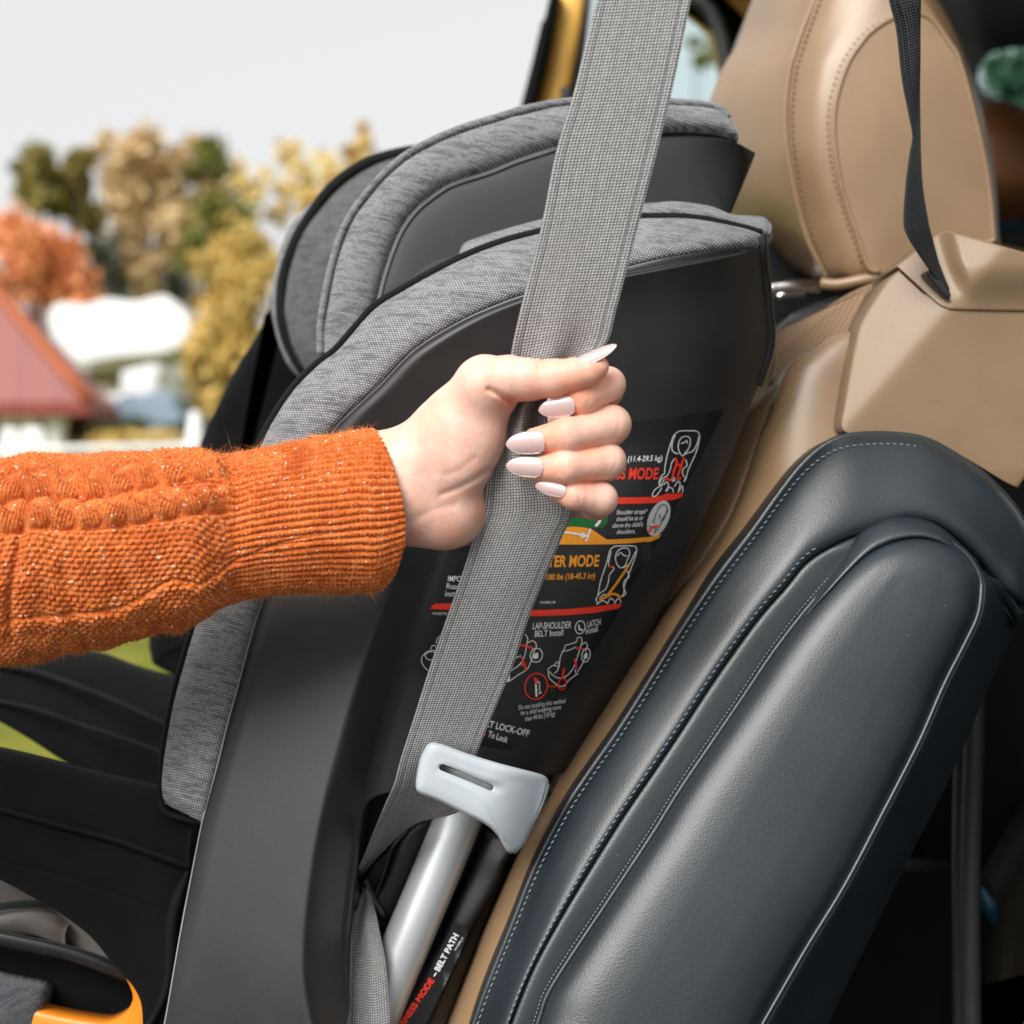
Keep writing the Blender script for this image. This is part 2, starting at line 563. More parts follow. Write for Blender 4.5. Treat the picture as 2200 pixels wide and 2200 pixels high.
M['leather'] = mat_leather('black_leather', (0.0108, 0.0170, 0.0220), 0.40, 1000, 0.00011, spec=0.7, var=0.15)
M['thread'] = flat('blue_grey_thread', (0.20, 0.245, 0.29), 0.6)
M['thread_beige'] = flat('pale_beige_thread', (0.17, 0.105, 0.06), 0.6)
M['thread_dark'] = flat('dark_thread', (0.03, 0.03, 0.035), 0.7)
M['clip'] = mat_plastic('white_plastic', (0.44, 0.485, 0.515), 0.40, 0.00003, var=0.03)
M['orange'] = mat_plastic('orange_plastic', (0.85, 0.26, 0.012), 0.4, 0.00005, var=0.05)
M['sticker'] = flat('black_vinyl_sticker', (0.010, 0.010, 0.0105), 0.28, 0.5)
M['ink_white'] = flat('white_print', (0.80, 0.80, 0.80), 0.4)
M['ink_red'] = flat('red_print', (0.86, 0.045, 0.02), 0.4)
M['ink_orange'] = flat('orange_print', (0.88, 0.33, 0.02), 0.4)
M['ink_green'] = flat('green_print', (0.01, 0.13, 0.03), 0.4)
M['ink_black'] = flat('black_print', (0.012, 0.012, 0.012), 0.4)
M['ink_grey'] = flat('pale_grey_print', (0.55, 0.55, 0.56), 0.4)
M['rubber'] = mat_plastic('rubber_seal', (0.018, 0.022, 0.02), 0.6, 0.0001)
M['dark_trim'] = mat_plastic('dark_trim', (0.003, 0.0036, 0.0036), 0.7, 0.0002, spec=0.1)
M['tan_trim'] = mat_plastic('tan_trim', (0.80, 0.44, 0.08), 0.55, 0.0002)
M['brown_trim'] = mat_plastic('brown_trim', (0.005, 0.0036, 0.002), 0.65, 0.0002, spec=0.1)
M['headliner'] = mat_cloth('dark_headliner', (0.012, 0.013, 0.012), 0.0012)
M['chrome'] = Mat('chrome', (0.8, 0.8, 0.82), 0.12, 0.5, 1.0).m
M['blue_trim'] = flat('blue_trim', (0.004, 0.03, 0.05), 0.4)

m = Mat('brushed_aluminium', (0.62, 0.65, 0.665), 0.42, 0.5, 0.55)
x, y, z = m.pos()
n = m.noise(m.vec(x, y, z), 1800, 3.0)
m.rough(n * 0.14 + 0.28); m.bump(n, 0.00004, 0.6)
M['alu'] = m.m

m = Mat('skin', (0.74, 0.47, 0.36), 0.46, 0.42)
x, y, z = m.pos(); v = m.vec(x, y, z)
n1 = m.noise(v, 90, 3.0); n2 = m.noise(v, 380, 2.0); ce = m.voro(v, 1500, 1.0)
bl = m.attr('flush_and_shade')
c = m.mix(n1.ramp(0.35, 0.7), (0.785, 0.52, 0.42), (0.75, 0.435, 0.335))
c = m.mix(bl * 1.0, c, (0.86, 0.27, 0.12))  # blood flush plus warm finger shade, both painted into the colour
m.color(c)
mott = m.noise(v, 260, 3.0).ramp(0.45, 0.75)
m.color(m.mix(mott * 0.35, c, (0.82, 0.40, 0.29)))
wr = m.voro(m.vec(x * 1.0, y * 1.0, z * 0.45), 620, 1.0, 0)
m.bump(ce * 0.6 + n2 * 1.1 + m.noise(v, 1100, 2.0) * 0.6 + wr * 0.6, 0.00018, 0.55)
m.b.inputs['Subsurface Weight'].default_value = 0.22
m.b.inputs['Subsurface Radius'].default_value = (1.0, 0.32, 0.16)
m.b.inputs['Subsurface Scale'].default_value = 0.0028
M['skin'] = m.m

m = Mat('nail_polish', (0.76, 0.60, 0.575), 0.12, 0.6)
m.b.inputs['Coat Weight'].default_value = 0.8
m.b.inputs['Coat Roughness'].default_value = 0.05
x, y, z = m.pos(); n = m.noise(m.vec(x, y, z), 200, 2.0)
m.color(m.mix(n, (0.62, 0.445, 0.42), (0.55, 0.38, 0.36)))
M['nail'] = m.m

m = Mat('orange_wool', (0.55, 0.15, 0.02), 0.92, 0.15)
u_, v_ = m.uv(); x, y, z = m.pos(); v = m.vec(x, y, z)
n1 = m.noise(v, 130, 3.0); n2 = m.noise(v, 1700, 2.0); n3 = m.noise(v, 520, 2.0)
c = m.mix(n3.ramp(0.3, 0.7), (0.50, 0.098, 0.018), (0.80, 0.225, 0.05))
c = m.mix(m.noise(v, 45, 3.0).ramp(0.4, 0.75), c, (0.46, 0.085, 0.016))
c = m.mix(n1.ramp(0.45, 0.75), c, (0.70, 0.20, 0.06))
wa = m.vec(u_ * 1.0, v_ * 0.45, 0.0)
fl = m.voro(wa, 760, 1.0); fw = m.white(m.vec((u_ * 900).floor(), (v_ * 405).floor(), 0.0))
fk = fl.ramp(0.16, 0.3, 1.0, 0.0) * m.noise(wa, 500, 1.0).ramp(0.53, 0.59)
c = m.mix(fk * 0.9, c, (0.88, 0.66, 0.52))
m.color(c); m.bump(n2 + n3 * 0.8, 0.0007, 0.9)
m.b.inputs['Sheen Weight'].default_value = 0.35
m.b.inputs['Sheen Tint'].default_value = (1.0, 0.55, 0.3, 1)
M['wool'] = m.m
m = Mat('wool_fibre', (0.72, 0.27, 0.06), 0.8, 0.1)
x, y, z = m.pos(); n = m.noise(m.vec(x, y, z), 300, 1.0)
m.color(m.mix(n, (0.70, 0.20, 0.03), (0.82, 0.42, 0.18)))
M['fibre'] = m.m

def mat_leaf(name, a, b):
    a = tuple(min(0.85, c * 1.7) for c in a); b = tuple(min(0.85, c * 2.0) for c in b)
    m = Mat(name, a, 0.8, 0.2)
    x, y, z = m.pos(); v = m.vec(x, y, z)
    n = m.noise(v, 1.1, 3.0); n2 = m.noise(v, 5.0, 2.0)
    m.color(m.mix((n * 0.6 + n2 * 0.4).ramp(0.36, 0.64), a, b))
    m.b.inputs['Transmission Weight'].default_value = 0.0
    return m.m
M['bark'] = flat('bark', (0.10, 0.075, 0.055), 0.9)
m = Mat('grass', (0.2, 0.22, 0.03), 0.95, 0.1)
x, y, z = m.pos(); v = m.vec(x, y, z)
n = m.noise(v, 1.4, 4.0); n2 = m.noise(v, 14.0, 3.0)
c = m.mix(n.ramp(0.3, 0.7), (0.11, 0.13, 0.015), (0.20, 0.20, 0.028))
m.color(m.mix(n2.ramp(0.62, 0.7), c, (0.36, 0.27, 0.08))); m.bump(n2, 0.03, 0.6)
M['grass'] = m.m
m = Mat('grey_asphalt', (0.12, 0.12, 0.12), 0.9, 0.2)
x, y, z = m.pos(); v = m.vec(x, y, z)
m.color(m.mix(m.noise(v, 60, 3.0).ramp(0.3, 0.7), (0.10, 0.10, 0.10), (0.16, 0.158, 0.155))); m.bump(m.noise(v, 200, 2.0), 0.004, 0.6)
M['asphalt'] = m.m
m = Mat('red_metal_roof', (0.42, 0.075, 0.05), 0.45, 0.4)
x, y, z = m.pos()
st = (x * (2 * math.pi / 0.7)).sin().ramp(0.85, 1.0)
m.color(m.mix(st, (0.235, 0.045, 0.034), (0.18, 0.034, 0.027)))
M['roof'] = m.m
M['roof_edge'] = flat('orange_roof_edge', (0.42, 0.11, 0.035), 0.5)
M['white'] = flat('white_paint', (0.80, 0.80, 0.78), 0.6)
M['canvas'] = flat('white_canvas', (0.88, 0.88, 0.88), 0.8)
M['cream'] = flat('cream_render', (0.62, 0.56, 0.47), 0.8)
M['tarp'] = flat('blue_grey_canvas', (0.24, 0.31, 0.39), 0.7)
M['dark_wood'] = flat('dark_wood', (0.05, 0.035, 0.025), 0.8)
m = Mat('window_glass', (0.55, 0.78, 0.80), 0.02, 0.5)
m.b.inputs['Transmission Weight'].default_value = 1.0
m.b.inputs['IOR'].default_value = 1.02
M['glass'] = m.m

# ------------------------------------------------------------------ ground, trees, buildings beyond the car
GZ = -1.15
g = mesh_obj('ground', [(-900, -900, GZ), (900, -900, GZ), (900, 900, GZ), (-900, 900, GZ)], [(0, 1, 2, 3)], M['grass'], smooth=False)
structure(g)
structure(mesh_obj('added_grey_ground', [(-60, -80, GZ + .004), (60, -80, GZ + .004), (60, 4.6, GZ + .004), (-60, 4.6, GZ + .004)], [(0, 1, 2, 3)], M['asphalt'], smooth=False))  # unseen; added so the near grass throws no green light upward

def leaves(blobs, size, count, seed):
    """leaf faces spread through a crown made of several uneven clumps; blobs = (x, y, d, rx, ry) on the grid"""
    r = np.random.default_rng(seed)
    V, F = [], []
    sub = []
    for b in blobs:                                # each clump breaks up into smaller uneven ones
        for q in range(8):
            dr = r.normal(size=2); dr *= r.uniform(0.25, 0.95) / np.linalg.norm(dr)
            k = r.uniform(0.32, 0.58)
            sub.append((b[0] + dr[0] * b[3], b[1] + dr[1] * b[4], b[2] + r.normal() * 0.01 * b[2], b[3] * k, b[4] * k))
    blobs = sub
    w = np.array([b[3] * b[4] for b in blobs], float); w /= w.sum()
    B = np.array(blobs)[r.choice(len(blobs), size=count, p=w)]
    dr = r.normal(size=(count, 3)); dr /= np.linalg.norm(dr, axis=1)[:, None]
    rad = np.abs(r.normal(0, 0.62, count)) * (1 + 0.12 * np.sin(5 * dr[:, 0] + 3 * dr[:, 2] + seed))
    c = PP(np.stack([B[:, 0] + dr[:, 0] * rad * B[:, 3], B[:, 1] + dr[:, 2] * rad * B[:, 4], B[:, 2]], -1))
    c[:, 1] += dr[:, 1] * rad * B[:, 3] * K * B[:, 2]
    n = r.normal(size=(count, 3)); n /= np.linalg.norm(n, axis=1)[:, None]
    t = np.cross(n, r.normal(size=(count, 3))); t /= np.linalg.norm(t, axis=1)[:, None]; s = np.cross(n, t)
    k = (size * r.uniform(0.6, 1.4, count))[:, None]
    V = np.stack([c - t * k, c + s * k * 0.6, c + t * k, c - s * k * 0.6], 1).reshape(-1, 3)
    F = (np.arange(count)[:, None] * 4 + np.arange(4)).tolist()
    return V, F

def tree(name, label, blobs, trunk_x, mat, count, size, seed, cat='tree', trunk_r=0.22, limbs=5):
    d = float(np.mean([b[2] for b in blobs]))
    base = P(trunk_x, 1100, d); base[2] = GZ
    t = thing(name, base, label, cat)
    V, F = leaves(blobs, size * 0.55, int(count * 2.6), seed)
    mesh_obj('crown', V, F, mat, t, smooth=False)
    top = min(blobs, key=lambda b: b[1])
    r = np.random.default_rng(seed + 50)
    ch = []
    path = [base, base * 0.6 + P(top[0], top[1], d) * 0.4 + np.array([r.normal() * 0.2, 0, 0]), P(top[0], top[1] + top[4] * 0.3, d)]
    paths = [(path, trunk_r)]
    for k in range(limbs):
        b = blobs[k % len(blobs)]
        s = base * (0.75 - 0.08 * k) + path[1] * (0.25 + 0.08 * k)
        e = P(b[0] + r.uniform(-.5, .5) * b[3], b[1] + r.uniform(-.4, .4) * b[4], b[2])
        paths.append(([s, (s + e) / 2 + np.array([0, 0, 0.25]), e], trunk_r * 0.45))
    for pth, rr in paths:
        C = crom(np.array(pth)[:, [0, 2, 1]], 9)[:, [0, 2, 1]]
        a = np.linspace(0, 2 * math.pi, 7, endpoint=False)
        T, S, U = frames(C)
        q = np.linspace(rr, rr * 0.2, 9)
        W = C[:, None] + q[:, None, None] * (np.cos(a)[None, :, None] * S[:, None] + np.sin(a)[None, :, None] * U[:, None])
        ch.append((W.reshape(-1, 3), grid_faces(9, 7, close_u=True).tolist()))
    V, F = join_data(ch)
    mesh_obj('trunk', V, F, M['bark'], t)
    return t

L_olive = mat_leaf('olive_leaves', (0.20, 0.15, 0.04), (0.09, 0.09, 0.03))
L_tan = mat_leaf('tan_leaves', (0.46, 0.34, 0.19), (0.27, 0.20, 0.10))
L_green = mat_leaf('green_leaves', (0.14, 0.135, 0.03), (0.07, 0.075, 0.02))
L_yellow = mat_leaf('yellow_leaves', (0.44, 0.31, 0.10), (0.24, 0.18, 0.055))
L_orange = mat_leaf('orange_leaves', (0.50, 0.215, 0.085), (0.36, 0.15, 0.07))
L_pale = mat_leaf('pale_leaves', (0.55, 0.42, 0.20), (0.36, 0.26, 0.09))
L_larch = mat_leaf('straw_leaves', (0.40, 0.29, 0.11), (0.28, 0.20, 0.07))
L_dark = mat_leaf('dark_green_leaves', (0.08, 0.085, 0.06), (0.05, 0.055, 0.04))
L_bush = mat_leaf('bright_green_leaves', (0.04, 0.09, 0.045), (0.02, 0.05, 0.03))

tree('oak_tree', 'dark olive tree with ragged crown behind the orange tree', [(75, 370, 55, 42, 42), (130, 410, 56, 60, 46), (60, 425, 55, 30, 30), (170, 350, 56, 30, 30), (110, 350, 56, 50, 40), (190, 430, 57, 50, 60)], 120, L_olive, 2200, 0.40, 3)
tree('beech_tree', 'tall tan autumn tree above the white canopy', [(300, 350, 60, 55, 55), (270, 420, 60, 45, 60), (350, 400, 61, 70, 85), (330, 520, 60, 85, 90), (300, 620, 60, 70, 80), (395, 340, 61, 40, 40), (240, 340, 61, 40, 50), (460, 400, 62, 60, 60), (400, 480, 62, 70, 90), (250, 680, 60, 60, 60), (380, 640, 60, 60, 80)], 320, L_tan, 5200, 0.44, 5)
tree('lime_tree', 'green tree in the gap between tan and yellow trees', [(480, 470, 52, 60, 60), (450, 540, 52, 62, 65), (510, 560, 52, 50, 55), (440, 350, 53, 46, 42)], 480, L_green, 2400, 0.36, 8)
tree('birch_tree', 'pale thin tree with few leaves left of the headrest', [(560, 400, 58, 38, 44), (520, 370, 58, 30, 34), (600, 440, 58, 30, 40), (640, 400, 60, 40, 50), (620, 330, 62, 30, 34), (690, 370, 62, 40, 40)], 575, L_pale, 620, 0.34, 9, trunk_r=0.05, limbs=3)
tree('maple_tree', 'orange autumn tree behind the red roof', [(70, 540, 42, 80, 75), (130, 560, 42, 70, 80), (30, 610, 42, 60, 60), (160, 640, 42, 50, 60)], 90, L_orange, 3400, 0.30, 11)
tree('yew_tree', 'dark narrow evergreen between orange and tan trees', [(220, 560, 56, 28, 60), (245, 640, 56, 30, 50), (385, 620, 56, 26, 60)], 230, L_dark, 1300, 0.36, 12)
tree('larch_tree', 'straw coloured conifer rising behind the child seat headrest', [(775, 310, 50, 16, 46), (770, 360, 50, 30, 50), (745, 430, 50, 55, 60), (800, 410, 50, 60, 70), (700, 450, 50, 50, 60)], 772, L_larch, 2200, 0.30, 14)
tree('hazel_bush', 'golden yellow bush left of the black seat wing', [(500, 620, 30, 75, 90), (470, 720, 30, 70, 90), (540, 560, 30, 60, 70), (440, 800, 30, 55, 70), (520, 760, 30, 70, 90), (450, 560, 31, 40, 40)], 490, L_yellow, 3600, 0.20, 16, 'bush')
tree('low_shrub', 'small yellow shrub in front of the blue-grey tent', [(265, 945, 24, 60, 26), (330, 955, 24, 50, 20)], 290, L_yellow, 900, 0.12, 18, 'shrub', trunk_r=0.05)
tree('garden_bush', 'green bush seen through the rear side window', [(2180, 140, 9, 90, 60), (2260, 220, 9, 100, 90), (2330, 130, 9, 90, 90)], 2230, L_bush, 1500, 0.07, 21, 'bush', trunk_r=0.05)
tree('branch_tree', 'sparse green tree seen through the quarter window', [(1525, 110, 40, 26, 16), (1500, 70, 40, 12, 14), (1540, 75, 40, 12, 12)], 1530, L_green, 130, 0.22, 23, trunk_r=0.06, limbs=2)

# red roofed pavilion
D = 26.0
pv = thing('garden_pavilion', [P(-120, 1100, D)[0], D, GZ], 'pavilion with a steep red roof and white columns at left edge', 'pavilion')
def wedge(name, pts, d0, d1, mat, parent):
    f = PP(np.array([(x, y, d0) for x, y in pts])); b = f.copy(); b[:, 1] += d1 - d0
    n = len(pts)
    F = [list(range(n)), list(range(n, 2 * n))[::-1]] + [[i, n + i, n + (i + 1) % n, (i + 1) % n] for i in range(n)]
    return mesh_obj(name, np.vstack([f, b]), F, mat, parent, smooth=False)
e0, e1 = P(-700, 868, D), P(192, 862, D)
r0, r1 = P(-1100, 420, D + 1.6), P(-182, 420, D + 1.6)
b0, b1 = e0 + [0, 1.9, 0], e1 + [0, 1.9, 0]
mesh_obj('roof', [e0, e1, r1, r0, b0, b1, e0 - [0, 0, .22], e1 - [0, 0, .22], b0 - [0, 0, .22], b1 - [0, 0, .22]],
         [(0, 1, 2, 3), (5, 4, 3, 2), (1, 5, 2), (4, 0, 3), (0, 6, 7, 1), (1, 7, 9, 5), (5, 9, 8, 4), (4, 8, 6, 0), (6, 8, 9, 7)], M['roof'], pv, smooth=False)
tube('ridge_trim', np.linspace(e1 + [0, -.02, .02], r1, 10), 0.11, M['roof_edge'], pv, world=True, seg=8)
for cx in (-80, 20, 66, 120):
    c = P(cx, 1100, D + 0.5); h = P(cx, 866, D + 0.5)[2] - GZ
    cc = np.linspace([c[0], c[1], GZ], [c[0], c[1], GZ + h], 12)
    r = np.full(12, 0.155); r[:2] = 0.21; r[-2:] = 0.21
    tube('column', cc, r, M['white'], pv, world=True, seg=14)
box('back_wall', [P(-330, 1100, D + 1.7)[0], D + 1.7, GZ + 1.5], (8.6, 0.2, 3.0), M['dark_wood'], pv)

# white marquee canopy
D = 34.0
can = thing('party_canopy', [P(260, 1100, D)[0], D, GZ], 'white scalloped canopy standing in front of the tan tree', 'canopy')
edge = [(124, 652), (180, 655), (232, 642), (290, 648), (352, 635), (385, 662), (418, 698), (404, 722), (393, 740), (344, 760), (250, 768), (166, 778), (120, 730), (104, 684)]
slab('canopy_cloth', edge, D, 2.5, M['canvas'], can, n=90, bevel=0.05)
for cx in (170, 345):
    c = P(cx, 760, D + 1.2)
    tube('pole', np.linspace([c[0], c[1], GZ], c, 6), 0.06, M['white'], can, world=True, seg=8)
# low cream building and the tent in front of it
D = 36.0
hb = thing('cream_building', [P(300, 1100, D)[0], D, GZ], 'low cream building below the white canopy', 'building')
wedge('wall', [(150, 1145), (150, 790), (360, 800), (360, 1145)], D, D + 5, M['cream'], hb)
wedge('roof', [(140, 792), (140, 778), (372, 786), (372, 802)], D - 0.4, D + 5.4, M['white'], hb)
for cx in (205, 240):
    wedge('window', [(cx - 12, 822), (cx - 12, 808), (cx + 12, 809), (cx + 12, 822)], D - 0.06, D + 0.05, L_green, hb)
vn = thing('delivery_van', [P(303, 1100, 31)[0], 31, GZ], 'white van parked beside the yellow bush', 'van')
slab('body', [(258, 838), (262, 800), (290, 790), (335, 782), (346, 800), (340, 835), (335, 1120), (262, 1120)], 31, 2.0, M['canvas'], vn, bevel=0.1)
slab('window', [(268, 868), (268, 846), (328, 846), (330, 868)], 30.98, 0.06, M['tarp'], vn, bevel=0.01, curved=False)
for cx in (276, 322):
    c = P(cx, 1100, 31.0); aa = np.linspace(0, 2 * math.pi, 24, endpoint=False)
    ring = np.stack([c[0] + 0.3 * np.cos(aa), np.full(24, 30.95), GZ + 0.36 + 0.3 * np.sin(aa)], -1)
    tube('wheel', ring, 0.09, M['rubber'], vn, world=True, closed=True, seg=8)
tt = thing('garden_tent', [P(280, 1100, 28)[0], 28, GZ], 'sloping blue-grey tent roof behind the sleeve', 'tent')
slab('tent_roof', [(150, 925), (150, 908), (220, 880), (290, 850), (340, 838), (368, 846), (380, 880), (392, 905), (340, 915), (290, 898), (230, 915), (185, 932)], 28, 2.5, M['tarp'], tt, bevel=0.05)
slab('tent_wall', [(160, 905), (160, 868), (230, 846), (280, 846), (215, 880)], 28.4, 0.8, M['white'], tt, bevel=0.03)
for cx in (160, 385):
    c = P(cx, 915, 28.8)
    tube('pole', np.linspace([c[0], c[1], GZ], c, 6), 0.04, M['white'], tt, world=True, seg=8)
# white chairs and a post nearer the car, a rail along the lawn
for i, (cx, y0, w, lab) in enumerate(((20, 922, 17, 'white chair back at the left edge of the picture'), (68, 920, 23, 'white chair back right of its twin, under the columns'))):
    D = 20.0
    ch = thing('garden_chair', [P(cx, 1100, D)[0], D, GZ], lab, 'chair', 'white garden chairs by the pavilion')
    slab('backrest', [(cx - w, 1010), (cx - w, y0 + 10), (cx - w * .5, y0), (cx + w * .5, y0), (cx + w, y0 + 10), (cx + w, 1010)], D, 0.05, M['canvas'], ch, bevel=0.02)
    slab('seat', [(cx - w, 1018), (cx - w, 1008), (cx + w, 1008), (cx + w, 1018)], D - 0.4, 0.45, M['canvas'], ch, bevel=0.01, curved=False)
    for sx in (-.8, .8):
        for dy in (0.02, -0.36):
            c = P(cx + sx * w, 1015, D); c[1] += dy
            tube('leg', np.linspace([c[0], c[1], GZ], c, 4), 0.02, M['canvas'], ch, world=True, seg=6)
po = tube('fence_post', np.linspace([*P(412, 1100, 12)[:2], GZ], P(418, 884, 12), 10), [0.062] * 9 + [0.03], M['canvas'], world=True, seg=14)
tag(po, 'white post with rounded top right of the blue-grey tent', 'post')
ra = tube('fence_rail', np.linspace(P(-200, 974, 11.8), P(470, 960, 12.1), 20), 0.035, M['white'], world=True, seg=10)
tag(ra, 'white rail running just above the orange sleeve', 'rail')

# ------------------------------------------------------------------ the car around the seats
car = thing('car_interior', [0.9, 1.2, GZ], 'dark car interior with tan pillar and rear windows behind the seats', 'car')
def solid(name, pts, d, thick, mat, bevel=0.006, curved=False, n=80):
    return slab(name, pts, d, thick, mat, car, n=n, bevel=bevel, curved=curved)
solid('door_frame', [(1185, -30), (1170, 36), (1163, 44), (1145, 122), (1112, 250), (1105, 330), (1140, 330), (1152, 222), (1180, 105), (1207, -30)], 1.55, 0.05, M['dark_trim'])
solid('pillar_trim', [(1207, -30), (1180, 105), (1152, 222), (1140, 330), (1200, 330), (1223, 199), (1240, 114), (1258, -30)], 1.58, 0.06, M['tan_trim'], bevel=0.012)
solid('belt_anchor', [(1204, 186), (1216, 182), (1230, 190), (1232, 230), (1208, 232)], 1.57, 0.02, M['black_plastic'], 0.004)
solid('inner_seal', [(1258, -30), (1240, 114), (1223, 199), (1212, 330), (1226, 330), (1240, 199), (1258, 114), (1276, -30)], 1.60, 0.03, M['lip'], 0.006)
gl = mesh_obj('quarter_window', PP(np.array([(1276, -40, 1.72), (1600, -40, 1.72), (1600, 380, 1.72), (1200, 380, 1.72)])), [(0, 1, 2, 3)], M['glass'], car, smooth=False)
tube('window_seal', [(1440, 2, 1.68), (1478, 0, 1.68), (1508, 8, 1.68), (1532, 34, 1.68), (1550, 80, 1.68), (1560, 130, 1.68), (1572, 200, 1.68), (1590, 330, 1.68)], 0.0085, M['rubber'], car, n=40)
solid('rear_pillar', [(1400, -60), (1490, -14), (1516, 6), (1540, 30), (1556, 80), (1566, 130), (1578, 200), (1596, 340), (1900, 340), (1900, -60)], 1.70, 0.08, M['tan_trim'], 0.02)
# rear corner with its small window
def frame_panel(name, outer, inner, d, thick, mat):
    n = 64
    o = crom(outer, n, True); i = crom(inner, n, True)
    L = [np.column_stack([o, np.full(n, d + thick)]), np.column_stack([o, np.full(n, d)]), np.column_stack([i, np.full(n, d)]), np.column_stack([i, np.full(n, d + thick)])]
    R = PP(np.stack(L, 0))
    return mesh_obj(name, R.reshape(-1, 3), grid_faces(4, n, close_u=True, close_v=True), mat, car)
frame_panel('rear_side_trim', [(1880, -400), (2300, -420), (2900, -400), (2920, 300), (2900, 900), (2300, 920), (1880, 900), (1860, 250)],
            [(2112, 128), (2150, 108), (2260, 98), (2370, 120), (2380, 180), (2330, 236), (2190, 228), (2106, 190)], 1.9, 0.1, M['headliner'])
mesh_obj('rear_side_window', PP(np.array([(2050, 60, 1.96), (2450, 60, 1.96), (2450, 280, 1.96), (2050, 280, 1.96)])), [(0, 1, 2, 3)], M['glass'], car, smooth=False)
zr = P(0, -330, 1.7)[2]
box('cut_roof', [1.45, 1.29, 0.60], (2.5, 0.82, 0.06), M['headliner'], car)  # out of view; cut short so sun reaches headrest and tan pillar
box('near_rear_blocker', [1.28, 0.60, -0.25], (1.3, 0.06, 1.64), M['dark_trim'], car)  # out of view; added to block sky light from the right
box('sill', [0.2, 0.62, -0.86], (2.6, 0.14, 0.14), M['dark_trim'], car)
box('cabin_floor', [0.2, 1.2, -0.80], (2.6, 1.1, 0.05), M['dark_trim'], car)
box('tailgate_panel', [2.25, 1.28, -0.1], (0.05, 1.6, 1.7), M['dark_trim'], car)
box('cargo_floor', [1.5, 1.5, -0.62], (1.5, 1.3, 0.06), M['dark_trim'], car)
box('wheel_arch_trim', [1.24, 1.62, -0.28], (0.62, 0.1, 0.75), M['dark_trim'], car)
# door opening behind the seat: body panel, seal, label, blue marker light
solid('door_jamb', [(2100, 2300), (2120, 1990), (2165, 1900), (2220, 1800), (2290, 1690), (2700, 1650), (2700, 2145), (2240, 2150), (2150, 2158), (2140, 2300)], 1.02, 0.05, M['brown_trim'], 0.02)
solid('sill_panel', [(1500, 2400), (1500, 1880), (2080, 1880), (2200, 2142), (2700, 2140), (2700, 2400)], 1.05, 0.05, M['dark_trim'], 0.012)
solid('side_panel', [(1950, 1000), (2800, 900), (2800, 1900), (1950, 1900)], 1.12, 0.05, M['dark_trim'], 0.02)
tube('door_seal', [(2096, 1200, 0.99), (2094, 1500, 0.985), (2086, 1800, 0.98), (2084, 2000, 0.975), (2088, 2300, 0.97)], 0.0062, M['rubber'], car, n=60, seg=14)
tube('door_seal', [(2074, 1250, 1.0), (2072, 1500, 0.995), (2066, 1800, 0.99), (2066, 2000, 0.985), (2068, 2300, 0.98)], 0.0058, M['rubber'], car, n=60, seg=14)
tube('blue_marker', [(2108, 1908, 1.0), (2124, 1945, 1.0), (2136, 1985, 1.005)], [0.002, 0.0055, 0.002], M['blue_trim'], car, n=14)

# third-row seat behind
r3 = thing('third_row_seat', P(2230, 700, 1.55), 'brown leather third-row seat half hidden at right edge', 'seat')
hr = [(2060, 420), (2062, 330), (2085, 250), (2120, 218), (2180, 222), (2240, 262), (2290, 340), (2310, 440), (2200, 452), (2110, 448)]
rings('headrest', [with_d(hr, 1.62), [((x - 2180) * .86 + 2180, (y - 345) * .86 + 345, 1.57) for x, y in hr], [((x - 2180) * .5 + 2180, (y - 345) * .5 + 345, 1.545) for x, y in hr]], M['brown'], r3, n=60, center=(2180, 345, 1.54), back=0.1)
slab('backrest', [(2050, 900), (2060, 540), (2130, 512), (2240, 530), (2420, 560), (2450, 900)], 1.58, 0.14, M['beige'], r3, bevel=0.03)
tube('headrest_rail', [(2120, 486, 1.6), (2200, 488, 1.6), (2300, 490, 1.6)], 0.006, M['blue_trim'], r3, n=10)

# ------------------------------------------------------------------ vehicle seat with black side bolster
vs_ = thing('vehicle_seat', P(1700, 2300, 0.95), 'beige leather car seat with black stitched side bolster', 'car seat')

# seat back: perforated middle, smooth outer strip
perfL = [(1600, 742, .95), (1560, 800, .95), (1460, 980, .94), (1360, 1180, .93), (1260, 1350, .92), (1150, 1560, .91), (1050, 1780, .905), (950, 1990, .90), (820, 2240, .90)]
perfR = [(1935, 590, .92), (1900, 660, .91), (1860, 730, .90), (1700, 800, .885), (1640, 925, .88), (1590, 1070, .875), (1522, 1190, .87), (1436, 1330, .875), (1340, 1490, .872), (1245, 1650, .868), (1160, 1800, .865), (1080, 1990, .862), (980, 2240, .862)]
loft('backrest_cushion', perfL, perfR, M['beige_perf'], vs_, nv=140, nu=20, bulge=0.012, thick=0.12)
loft('shoulder_cushion', [(1662, 742, .955), (1720, 700, .95), (1775, 660, .945), (1836, 624, .94), (1895, 602, .935), (1960, 590, .935)],
     [(1640, 840, .92), (1720, 790, .905), (1790, 745, .90), (1845, 722, .895), (1900, 715, .895), (1980, 700, .90)], M['beige_perf'], vs_, nv=60, nu=14, bulge=0.022, thick=0.08)
strL = [(1839, 712, .888), (1781, 722, .888), (1731, 756, .886), (1683, 800, .884), (1632, 929, .878), (1584, 1069, .873), (1520, 1190, .868), (1418, 1330, .850), (1316, 1490, .842), (1216, 1650, .836), (1132, 1800, .832), (1048, 1990, .830), (950, 2240, .828)]
strR = [(1990, 720, .905), (1960, 800, .895), (1940, 900, .885), (1900, 980, .87), (1800, 1080, .845), (1720, 1170, .83), (1640, 1290, .826), (1560, 1420, .822), (1470, 1560, .818), (1380, 1700, .815), (1290, 1860, .812), (1200, 2050, .81), (1130, 2240, .81)]
loft('side_cushion', strL, strR, M['beige'], vs_, nv=150, nu=20, bulge=0.020, thick=0.12)
stitches('cushion_seam', [(x + 3, y + 2, d - 0.008) for x, y, d in strL[:6]], M['thread_beige'], vs_, pitch=9, r=0.00028)

